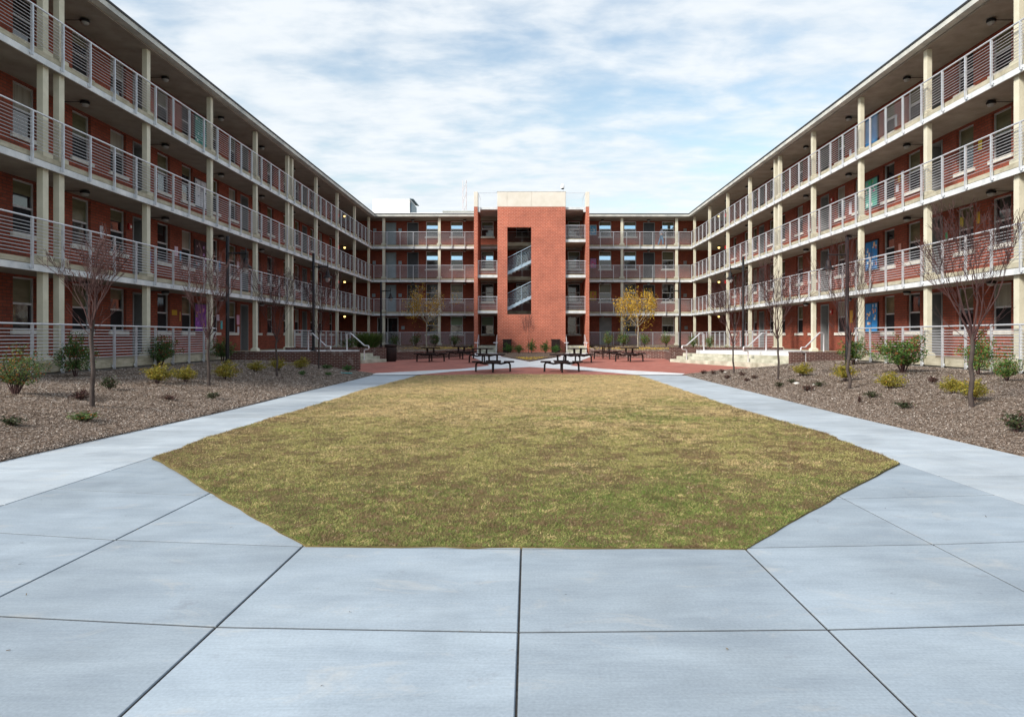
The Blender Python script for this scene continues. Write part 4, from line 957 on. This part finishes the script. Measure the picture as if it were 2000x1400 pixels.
for i, (px, py, w_, h_, k, lb) in enumerate([
    (157, 782, 40, 26, 'russet', 'low russet tuft left of the nearest left trunk'), (415, 778, 34, 16, 'dark', 'low dark green tuft right of the second left trunk'),
    (22, 832, 50, 26, 'dark', 'low dark green sprig at the far left of the left bed'), (165, 822, 60, 22, 'nandina', 'sprawling green weeds below the nearest left trunk'),
    (214, 762, 36, 32, 'dark', 'thin grey green sprig right of the nearest left trunk'), (330, 780, 30, 12, 'russet', 'faint russet tuft between the first two left trees'),
    (590, 733, 14, 12, 'box', 'tiny green tuft below the last yellow shrub'), (641, 733, 15, 9, 'box', 'tiny green tuft right of the fourth left trunk'),
    (638, 720, 22, 10, 'box', 'small green plant against the left brick wall'), (680, 725, 22, 15, 'box', 'green plant at the end corner of the left brick wall'),
    (1373, 730, 16, 9, 'russet', 'leftmost of the small russet tufts by the plaza edge'), (1393, 731, 14, 10, 'russet', 'second small russet tuft by the plaza edge'),
    (1410, 727, 15, 8, 'russet', 'third small russet tuft, just left of the farthest right trunk'), (1421, 740, 18, 11, 'russet', 'russet tuft below the farthest right trunk'),
    (1449, 734, 16, 10, 'russet', 'russet tuft right of the farthest right trunk'), (1459, 745, 18, 9, 'russet', 'lower one of two touching russet tufts, right bed'),
    (1473, 740, 18, 10, 'russet', 'upper one of two touching russet tufts, right bed'), (1522, 756, 22, 14, 'dark', 'dark tuft at the foot of the third right trunk'),
    (1546, 748, 22, 11, 'dark', 'dark green tuft just right of the third right trunk'), (1577, 764, 30, 16, 'russet', 'russet tuft left of the second right trunk'),
    (1600, 755, 26, 14, 'dark', 'dark tuft with a pale stone beside it, right bed'), (1702, 777, 32, 17, 'dark', 'dark tuft right of the second right trunk'),
    (1678, 787, 10, 18, 'russet', 'thin reddish sprig right of the second right trunk'), (1765, 798, 40, 20, 'dark', 'low dark green mound nearest the right path'),
    (1985, 845, 64, 50, 'dark', 'dark green and russet mound at the right frame edge'), (1822, 748, 26, 16, 'russet', 'faint russet sprig left of the nearest right yellow shrubs')]):
    sp_at(k, px, py, w_, h_, lb, seed=i, n=420, leaf=.13, group='small ground plants in the mulch beds', name='ground_plant', cat='plant')
sp_at('nandina', 30, 770, 110, 95, 'large loose shrub with orange berries at the far left edge', seed=1, n=4200, leaf=.035)
sp_at('nandina', 1985, 728, 60, 74, 'tall thin shrub with orange berries at the right frame edge', seed=2, n=1300, leaf=.045)
for i, (px, w_, h_, k, lb, y) in enumerate([
    (683, 28, 22, 'holly', 'rounded green bush left of the wide ornamental grass', 44), (772, 20, 20, 'holly', 'dark bush behind the litter barrel', 53), (812, 20, 21, 'holly', 'dark green bush left of the left golden tree', 54),
    (850, 22, 22, 'holly', 'dark green bush right of the left golden tree', 54), (888, 20, 21, 'holly', 'dark green bush left of the tower fin', 54),
    (1188, 20, 22, 'hollyred', 'green bush nearest the right tower fin', 54), (1217, 22, 23, 'hollyred', 'green bush left of the right golden tree', 54),
    (1259, 19, 21, 'hollyred', 'green bush right of the right golden tree', 54), (1301, 20, 21, 'hollyred', 'green bush left of the far right lamp post', 54),
    (1354, 18, 24, 'grassy', 'pale green bush behind the far wall of the right steps', 48), (1386, 18, 24, 'hollyred', 'olive bush on the planter behind the right steps', 46), (1421, 16, 10, 'hollyred', 'low bush behind the right steps, last to the right', 42)]):
    x = (px-CX)/F*y; s = F/y; z = float(planter_z(x, y)); z = max(z, z)
    shrub(k, x, y, z, w_/2/s*1.25, h_/2/s*1.4, lb, seed=i, n=1100, leaf=.07, group='bushes in the far planters')
for px, y, w_, h_, lb in ((722, 46, 56, 34, 'wide pale green ornamental grass in the left planter'), (705, 48, 30, 26, 'smaller green clump left of the ornamental grass')):
    x = (px-CX)/F*y; s = F/y; n = 1600; a = rng.random(n)*6.28; rr_ = rng.random(n)**.6; h = h_/s*rng.uniform(.5, 1, n)
    bs = np.stack([.3*rr_*np.cos(a)*w_/s/2, .3*rr_*np.sin(a)*w_/s/2, np.zeros(n)], 1); tp = bs+np.stack([rr_*np.cos(a)*w_/s/2, rr_*np.sin(a)*w_/s/2, h], 1); dx = np.stack([-np.sin(a), np.cos(a), 0*a], 1)*.02
    mid = (bs+tp)/2+np.stack([0*h, 0*h, h*.15], 1)
    V = np.stack([bs-dx, bs+dx, mid+dx, mid-dx, mid-dx, mid+dx, tp+dx*.2, tp-dx*.2], 1).reshape(-1, 3); cc = np.array(PAL['grassy'][0])[rng.integers(0, 4, n)]*rng.uniform(.7, 1.2, n)[:, None]
    me = mesh_np('ornamental_grass', V, 4, np.repeat(cc, 8, 0), 'leaf'); o = bpy.data.objects.new('ornamental_grass', me); link(o); o.location = (x, y, float(planter_z(x, y))); tag(o, lb, 'ornamental grass')
for i, (px, h_, lb) in enumerate([(992, 17, 'first of five small green bushes at the tower foot, from the left'), (1013.6, 16, 'second of five small bushes at the tower foot, from the left'), (1038, 22, 'tallest small bush, in the middle at the tower foot'), (1065, 20, 'fourth of five small bushes at the tower foot, from the left'), (1085.6, 15, 'last of five small bushes at the tower foot, before the right bin')]):
    y = 52.3; x = (px-CX)/F*y; shrub('box', x, y, .30, .42, h_/25.5/2*1.35, lb, seed=i, n=1000, leaf=.08, group='small bushes before the stair tower')
# trees
def tree_branches(seed, H_, spread, fork, levels=4, r0=.05, upness=1.1, nmain=8, leafpts=None, thin=.0036):
    r = random.Random(seed); tr = MB(); br = MB(); tips = []
    wob = [(r.uniform(-.03, .03), r.uniform(-.03, .03)) for _ in range(5)]
    pts = [(0, 0, 0)]+[(wob[i][0], wob[i][1], fork*(i+1)/5) for i in range(5)]
    tr.tube(pts, [r0*1.25, r0*1.05, r0, r0*.95, r0*.9, r0*.85], 9)
    def grow(p, d, ln, rad, lv):
        n = 4; q = Vector(p); P = [q.copy()]; Rr = [rad]; dd = Vector(d)
        for i in range(n):
            dd = (dd+Vector((r.uniform(-.16, .16), r.uniform(-.16, .16), r.uniform(-.03, .15)*upness))).normalized(); q = q+dd*ln/n; P.append(q.copy()); Rr.append(max(thin, rad*(1-.6*(i+1)/n)))
            if lv > 0 and i >= 1:
                for _ in range(1 if r.random() < (.85 if lv > 2 else .72) else 0):
                    a = r.random()*6.28; out_ = Vector((math.cos(a), math.sin(a), .25)); nd_ = (dd*.9+out_*r.uniform(.28, .5)).normalized()
                    grow(q, nd_, ln*r.uniform(.42, .68), max(thin, Rr[-1]*.68), lv-1)
        if lv > 0: grow(q, dd, ln*.6, max(thin, Rr[-1]), lv-1)
        br.tube(P, Rr, 5 if rad > .01 else 3, caps=False)
        if lv <= 1: tips.extend([tuple(P[-1]), tuple(P[-2]), tuple(P[2])])
    top = Vector(pts[-1])
    for k in range(nmain):
        a = 6.28*k/nmain+r.uniform(-.4, .4); d = Vector((math.cos(a)*spread, math.sin(a)*spread, 1)).normalized(); st_ = Vector(pts[-1]) if k < 3 else Vector(pts[-2])*.6+Vector(pts[-1])*.4
        grow(st_, d, (H_-fork)*r.uniform(.48, .62), r0*.42, levels-1)
    grow(top, Vector((0, 0, 1)), (H_-fork)*.62, r0*.55, levels-1)
    # low side shoots
    for k in range(5):
        a = r.random()*6.28; z = fork*r.uniform(.8, 1); grow(Vector((0, 0, z)), Vector((math.cos(a), math.sin(a), .9)).normalized(), (H_-fork)*.28, r0*.25, 1)
    # fit height and width
    mz = max(t[2] for t in tips); k_ = (H_-fork)/(mz-fork); 
    br.v = [(x, y, fork+(z-fork)*k_) if z > fork else (x, y, z) for x, y, z in br.v]; tips = [(x, y, fork+(z-fork)*k_) for x, y, z in tips]
    return tr, br, tips
def bare_tree(px, py, top, wpx, seed, label, fork_y, r0=.05, y=None, z=None):
    if y is None: x, y, z = at(px, py)
    else: x = (px-CX)/F*y
    s = F/y; H_ = (CY-top)/s+H-z; fork = max(.3, H-(fork_y-CY)/s-z)
    tr, br, tips = tree_branches(seed, H_, .40, fork, 5, r0*.72)
    xs = sorted(abs(t[0]) for t in tips); k = (wpx/2/s)/max(.1, xs[int(len(xs)*.96)])
    br.v = [(a*k if c > fork else a, b*k if c > fork else b, c) for a, b, c in br.v]
    rt_ = empty('bare_tree', (x, y, z-.03), 0, label, 'tree', 'young leafless trees'); tr.build('trunk', 'bark', rt_, (0, 0, 0)); br.build('crown', 'twig', rt_, (0, 0, 0))
bare_tree(180, 793, 428, 140, 11, 'nearest leafless young tree in the left bed', 622, .055)
bare_tree(408, 753, 478, 110, 12, 'second leafless young tree of the left bed', 652, .05)
bare_tree(541, 735, 490, 92, 13, 'third leafless young tree of the left bed, dense reddish crown', 655, .045)
bare_tree(623, 720, 510, 90, 14, 'fourth leafless young tree, before the left brick wall', 648, .045)
bare_tree(1898, 795, 372, 165, 21, 'nearest leafless young tree in the right bed, a few leaves left', 650, .06)
bare_tree(1658, 760, 445, 128, 22, 'second leafless young tree of the right bed', 660, .055)
bare_tree(1519, 742, 490, 100, 23, 'third leafless young tree of the right bed, thin pale trunk', 650, .045)
bare_tree(1433, 729, 520, 90, 24, 'farthest leafless young tree of the right bed, by the wide steps', 665, .045)
bare_tree(1033, 695, 607, 24, 31, 'slim leafless sapling standing before the tower wall', 668, .03, 51.5, .3)
def gold_tree(px, y, zb, top, fork_y, wpx, seed, label, nl, pal, pw):
    x = (px-CX)/F*y; s = F/y; H_ = (CY-top)/s+H-zb; fork = H-(fork_y-CY)/s-zb
    tr, br, tips = tree_branches(seed, H_, .7, fork, 4, .045, .5, 7)
    tp = np.array(tips); xs = np.sort(np.abs(tp[:, 0])); k = (wpx/2/s)/xs[int(len(xs)*.9)]
    zf = lambda c: 1.25-.75*min(1, max(0, (c-fork)/(H_-fork)))
    br.v = [(a*k*zf(c) if c > fork else a, b*k*zf(c) if c > fork else b, c) for a, b, c in br.v]
    tp = np.array([(a*k*zf(c), b*k*zf(c), c) for a, b, c in tips]); r = np.random.default_rng(seed)
    C = tp[r.integers(0, len(tp), nl)]+r.normal(0, .15, (nl, 3)); C[:, 2] -= r.random(nl)**2*.9
    rt_ = empty('golden_tree', (x, y, zb), 0, label, 'tree', 'golden autumn trees before the far block'); tr.build('trunk', 'pale_bark', rt_, (0, 0, 0)); b_ = br.build('branches', 'pale_bark', rt_, (0, 0, 0))
    inst(leafmesh('leaves', C, .052, pal, seed, .6, pw), 'leaves', rt_, (0, 0, 0))
PG = [(.58, .36, .03), (.66, .44, .06), (.45, .24, .03), (.30, .24, .04), (.28, .14, .04)]
gold_tree(833, 49, .75, 552, 625, 74, 41, 'sparser orange golden tree left of the tower', 2200, PG, [.2, .15, .35, .1, .2])
gold_tree(1246, 48, .75, 555, 632, 78, 42, 'fuller yellow golden tree right of the tower', 3300, PG, [.4, .3, .15, .12, .03])
# few leaves left on the nearest right tree
# turquoise strip lying on mulch
x, y, z = at(675, 730); b = MB(); b.box(-.26, .26, -.05, .05, 0, .035); o = b.build('plastic_strip', 'turq', None, (0, 0, 0), bevel=.01); o.location = (x, y, z+.015); o.rotation_euler = (0, .03, -.1); tag(o, 'turquoise plastic strip lying on the mulch at the wall corner', 'plastic strip')
for px, py, sz in ((1556, 750, .09), (1416, 728, .06), (1590, 753, .05)):
    x, y, z = at(px, py); bm = bmesh.new(); bmesh.ops.create_icosphere(bm, subdivisions=2, radius=sz)
    for v in bm.verts: v.co *= random.uniform(.8, 1.15); v.co.z *= .5
    o = bm_obj(bm, 'stone', 'sill', None, True); o.location = (x, y, z+.02)
    tag(o, {1556: 'pale stone beside the dark tuft at the third right trunk', 1416: 'small pale stone beside the russet tufts at the plaza edge', 1590: 'small pale stone left of the second right trunk'}[px], 'stone')
# ------------------------------------------------------------------ notice boards and papers
def board(side, y, i, w, h, zc, base, papers, label, seed=0, frame=True):
    r = random.Random(seed); x = (-WL-WV) if side < 0 else (WR+WV); s = -side
    rt_ = empty('notice_board', (x+s*.004, y, LV[i]+zc), R(90) if side < 0 else R(-90), label, 'notice board')
    if frame:
        b = MB(); b.box(-w/2, w/2, -.05, 0, -h/2, h/2); b.build('frame', 'doordark', rt_, (0, 0, 0))
    V = []; C = []
    def q(x0, x1, z0, z1, d, c):
        V.extend([(x0, -d, z0), (x1, -d, z0), (x1, -d, z1), (x0, -d, z1)]); C.extend([c]*4)
    for k in (0, 1):
        a = -w/2+.05+k*(w-.06)/2; e = a+(w-.14)/2; q(a, e, -h/2+.05, h/2-.05, .054, base)
        for _ in range(7):
            pw_ = r.uniform(.06, .16); ph = r.uniform(.06, .16); px_ = r.uniform(a, e-pw_); pz = r.uniform(-h/2+.06, h/2-.06-ph); q(px_, px_+pw_, pz, pz+ph, .056+.001*_, r.choice(papers))
    me = mesh_np('panel', np.array(V), 4, np.array(C), 'poster'); inst(me, 'panel', rt_, (0, 0, 0))
OR = [(.7, .35, .2), (.75, .5, .3), (.6, .2, .15), (.7, .7, .65)]
for i, zc, lb in ((0, 1.6, 'bright blue notice board with orange cutouts, ground floor right wing'), (1, 1.55, 'bright blue notice board on first gallery of right wing'), (3, 1.5, 'deep blue notice board on top gallery of right wing')):
    board(1, 31.0, i, 1.15, 1.35, zc, (.03, .22, .55), OR if i < 2 else [(.1, .3, .6), (.2, .4, .7)], lb, i)
board(1, 31.0, 2, 1.15, 1.35, 1.5, (.10, .40, .33), [(.06, .5, .12), (.7, .75, .72), (.5, .7, .65), (.6, .1, .35)], 'green and white notice board on second gallery of right wing', 5)
board(-1, 31.2, 0, 1.15, 1.3, 1.6, (.22, .06, .34), [(.35, .12, .5), (.7, .3, .4), (.3, .25, .1), (.45, .2, .3)], 'purple notice board on ground floor of left wing', 6)
board(-1, 31.2, 1, 1.15, 1.3, 1.6, (.06, .03, .04), [(.6, .25, .3), (.7, .6, .6), (.4, .2, .45), (.3, .5, .6)], 'black and pink notice board on first gallery of left wing', 7)
board(-1, 31.2, 2, 1.15, 1.3, 1.5, (.55, .57, .62), [(.7, .7, .75), (.6, .62, .7), (.1, .1, .2)], 'white papered notice board on second gallery of left wing', 8)
board(-1, 31.2, 3, 1.15, 1.3, 1.5, (.06, .28, .26), [(.1, .5, .4), (.2, .5, .6), (.6, .7, .7)], 'teal notice board on top gallery of left wing', 9)
def bboard(px, i, w, h, zc, base, papers, label, seed):
    r = random.Random(seed); rt_ = empty('notice_board', ((px-CX)/s22, YB+WV-.004, LV[i]+zc), 0, label, 'notice board'); V = []; C = []
    b = MB(); b.box(-w/2, w/2, -.04, 0, -h/2, h/2); b.build('frame', 'alu' if i == 3 else 'doordark', rt_, (0, 0, 0))
    def q(x0, x1, z0, z1, d, c): V.extend([(x0, -d, z0), (x1, -d, z0), (x1, -d, z1), (x0, -d, z1)]); C.extend([c]*4)
    q(-w/2+.04, w/2-.04, -h/2+.04, h/2-.04, .043, base)
    for k in range(6):
        pw_ = r.uniform(.08, .2); ph = r.uniform(.05, .15); px_ = r.uniform(-w/2+.05, w/2-.05-pw_); pz = r.uniform(-h/2+.05, h/2-.05-ph); q(px_, px_+pw_, pz, pz+ph, .046+.001*k, r.choice(papers))
    inst(mesh_np('panel', np.array(V), 4, np.array(C), 'poster'), 'panel', rt_, (0, 0, 0))
bboard(1158.5, 3, .6, .9, 1.5, (.12, .38, .62), [(.4, .6, .75), (.6, .7, .75)], 'light blue notice board on top floor of far block', 1)
bboard(1158.5, 2, .6, .9, 1.45, (.45, .2, .4), [(.7, .1, .25), (.6, .4, .5)], 'pink and mauve notice board on second gallery of far block', 2)
bboard(1158.5, 1, .65, .9, 1.45, (.5, .32, .06), [(.6, .08, .12), (.65, .12, .15), (.5, .1, .15)], 'yellow edged red notice board on first gallery of far block', 3)
# loose posters and alarms: (side, y, floor, z, w, h, colour, label)
PS = [(-1, 24.0, 1, 1.55, .2, .42, (.6, .58, .66), 'pale poster left of a window, first gallery of left wing'), (-1, 29.1, 1, 1.5, .28, .42, (.75, .6, .72), 'pink sheet beside a window, first gallery of left wing'),
      (-1, 29.45, 1, 1.35, .14, .42, (.1, .35, .6), 'blue strip poster, first gallery of left wing'), (-1, 28.95, 0, 1.75, .42, .22, (.55, .33, .03), 'yellow paper on ground floor brick of left wing'),
      (-1, 29.42, 0, 1.6, .1, .4, (.5, .28, .08), 'ochre strip beside a ground floor window, left wing'), (-1, 33.4, 0, 1.3, .2, .4, (.1, .5, .55), 'turquoise sheet on the brick behind the nearest left lamp post'),
      (-1, 33.0, 0, 1.65, .3, .3, (.6, .5, .62), 'lilac sheet left of the lamp post, ground floor left wing'), (-1, 35.3, 0, 1.6, .32, .5, (.65, .35, .5), 'pink poster beside the open ground floor door, left wing'), (-1, 35.33, 0, 1.05, .22, .4, (.62, .58, .66), 'white poster below the pink one, left wing'),
      (-1, 33.2, 1, 1.3, .26, .5, (.03, .28, .55), 'blue round edged sheet, first gallery behind lamp post'), (-1, 35.3, 1, 1.5, .26, .5, (.6, .45, .55), 'pinkish sheet beside door, first gallery of left wing'),
      (1, 33.0, 0, 1.7, .3, .6, (.55, .3, .06), 'orange strip right of a trunk, ground floor right wing'), (1, 23.4+.3, 1, 2.0, .18, .4, (.55, .33, .04), 'yellow paper behind the nearest right tree, first gallery'), (1, 21.6+3.0, 1, 2.0, .18, .35, (.5, .4, .06), 'second yellow paper behind the nearest right tree, first gallery'),
      (1, 25.6-.1, 1, 1.6, .14, .35, (.05, .4, .15), 'green slip beside the doorway, first gallery of right wing'), (1, 29.0-.3, 1, 1.6, .2, .35, (.6, .3, .25), 'salmon sheet between two windows, first gallery of right wing'),
      (1, 28.75, 2, 1.65, .2, .3, (.62, .36, .03), 'orange sheet in the cluster on second gallery, right wing'), (1, 28.5, 2, 1.75, .2, .3, (.6, .62, .72), 'white sheet in the cluster on second gallery, right wing'), (1, 28.9, 2, 1.25, .22, .3, (.68, .68, .74), 'lower white sheet of the cluster on second gallery, right wing'),
      (1, 23.6, 2, 1.6, .2, .35, (.6, .42, .04), 'yellow sheet near the frame edge, second gallery of right wing'), (1, 29.0, 3, 1.3, .18, .5, (.5, .55, .58), 'pale sheet on top gallery of right wing'), (1, 33.1, 3, 1.0, .22, .4, (.62, .66, .75), 'white sheet behind the rail, top gallery of right wing'), (1, 33.1, 2, 1.2, .28, .6, (.68, .64, .7), 'white patterned sheet behind the rail, second gallery right wing'),
      (1, 30.9, 2, .35, 1.3, .22, (.65, .12, .35), 'pink banner strip low under the green notice board'), (-1, 27.05, 1, 1.0, .2, .5, (.06, .04, .35), 'dark blue sheet right of the doorway, first gallery left wing')]
for sd_, y, i, z, w_, h_, c, lb in PS:
    x = (-WL-WV+.012) if sd_ < 0 else (WR+WV-.012)
    b = MB(); b.box(-w_/2, w_/2, -.006, 0, -h_/2, h_/2); me = b.mesh('poster', 'poster'); add_col(me); a = me.color_attributes['Col']; cc = np.ones((len(me.vertices), 4), np.float32); cc[:, :3] = c; a.data.foreach_set('color', cc.ravel())
    o = bpy.data.objects.new('poster', me); link(o); o.location = (x, y, LV[i]+z); o.rotation_euler = (0, random.uniform(-.04, .04), R(90) if sd_ < 0 else R(-90)); tag(o, lb, 'poster')
for sd_, y, i, lb in ((-1, 25.65, 1, 'red fire alarm left of the doorway, first gallery left wing'), (1, 35.1, 0, 'red fire alarm left of the pale doorway, ground floor right wing'), (1, 35.0, 2, 'red fire alarm beside a door, second gallery right wing')):
    x = (-WL-WV+.004) if sd_ < 0 else (WR+WV-.004); rt_ = empty('fire_alarm', (x, y, LV[i]+2.0), R(90) if sd_ < 0 else R(-90), lb, 'fire alarm')
    b = MB(); b.box(-.09, .09, -.07, 0, -.12, .12); b.build('box', 'redpaint', rt_, (0, 0, 0), bevel=.01); b = MB(); b.box(-.03, .03, -.10, -.07, -.05, .05); b.build('strobe', 'parapet', rt_, (0, 0, 0))
# ------------------------------------------------------------------ person on the top gallery of the far block
def skin_obj(name, verts, edges, rad, m, parent, lv=2):
    me = bpy.data.meshes.new(name); me.from_pydata(verts, edges, []); me.materials.append(M[m]); o = bpy.data.objects.new(name, me); link(o, parent)
    sk = o.modifiers.new('skin', 'SKIN'); sk.use_smooth_shade = True; su = o.modifiers.new('sub', 'SUBSURF'); su.levels = lv; su.render_levels = lv
    ly = me.skin_vertices[0].data if me.skin_vertices else None
    if ly is None:
        bm = bmesh.new(); bm.from_mesh(me); bm.verts.layers.skin.verify(); bm.to_mesh(me); bm.free(); ly = me.skin_vertices[0].data
    for i, r_ in enumerate(rad): ly[i].radius = (r_, r_) if not isinstance(r_, tuple) else r_
    ly[0].use_root = True
    return o
y = YB+.95; sx = F/y; px0 = (1291-CX)/sx
pr_ = empty('person', (px0, y, LV[3]), 0, 'person in grey blue top and jeans walking along the top far gallery', 'person')
body = [(0, 0, .95), (.0, 0, 1.15), (.02, 0, 1.38), (.03, 0, 1.48), (.05, 0, 1.56), (.06, 0, 1.66),
        (.02, .17, 1.40), (-.10, .22, 1.16), (.02, .23, .95), (.02, -.17, 1.40), (.12, -.22, 1.16), (.32, -.20, 1.02),
        (.02, .09, .88), (-.10, .10, .50), (-.22, .10, .09), (-.12, .10, .03), (.02, -.09, .88), (.16, -.10, .50), (.16, -.10, .08), (.28, -.10, .03)]
ed = [(0, 1), (1, 2), (2, 3), (3, 4), (4, 5), (2, 6), (6, 7), (7, 8), (2, 9), (9, 10), (10, 11), (0, 12), (12, 13), (13, 14), (14, 15), (0, 16), (16, 17), (17, 18), (18, 19)]
skin_obj('body', body, ed, [.12, .12, .14, .055, .075, .085, .06, .042, .03, .06, .042, .03, .085, .058, .04, .035, .085, .058, .04, .035], 'skin', pr_)
skin_obj('jacket', [(0, 0, .92), (0, 0, 1.15), (.02, 0, 1.40), (.02, .18, 1.40), (-.10, .23, 1.16), (0, .235, .99), (.02, -.18, 1.40), (.12, -.23, 1.16), (.29, -.21, 1.04)], [(0, 1), (1, 2), (2, 3), (3, 4), (4, 5), (2, 6), (6, 7), (7, 8)], [.155, .15, .165, .075, .058, .048, .075, .058, .048], 'jacket', pr_)
skin_obj('jeans', [(0, 0, .96), (.02, .09, .86), (-.10, .10, .50), (-.22, .10, .12), (.02, -.09, .86), (.16, -.10, .50), (.16, -.10, .12)], [(0, 1), (1, 2), (2, 3), (0, 4), (4, 5), (5, 6)], [.14, .10, .072, .06, .10, .072, .06], 'jeans', pr_)
skin_obj('hair', [(.03, 0, 1.62), (.045, 0, 1.72), (0, 0, 1.52)], [(0, 1), (0, 2)], [.10, .085, .06], 'hair', pr_)
for sx_, sy_, sz_ in ((-.19, .10, 0), (.19, -.10, 0)):
    b = MB(); b.box(sx_-.06, sx_+.18, sy_-.045, sy_+.045, .0, .07); b.build('shoe', 'shoe', pr_, (0, 0, 0), bevel=.02)
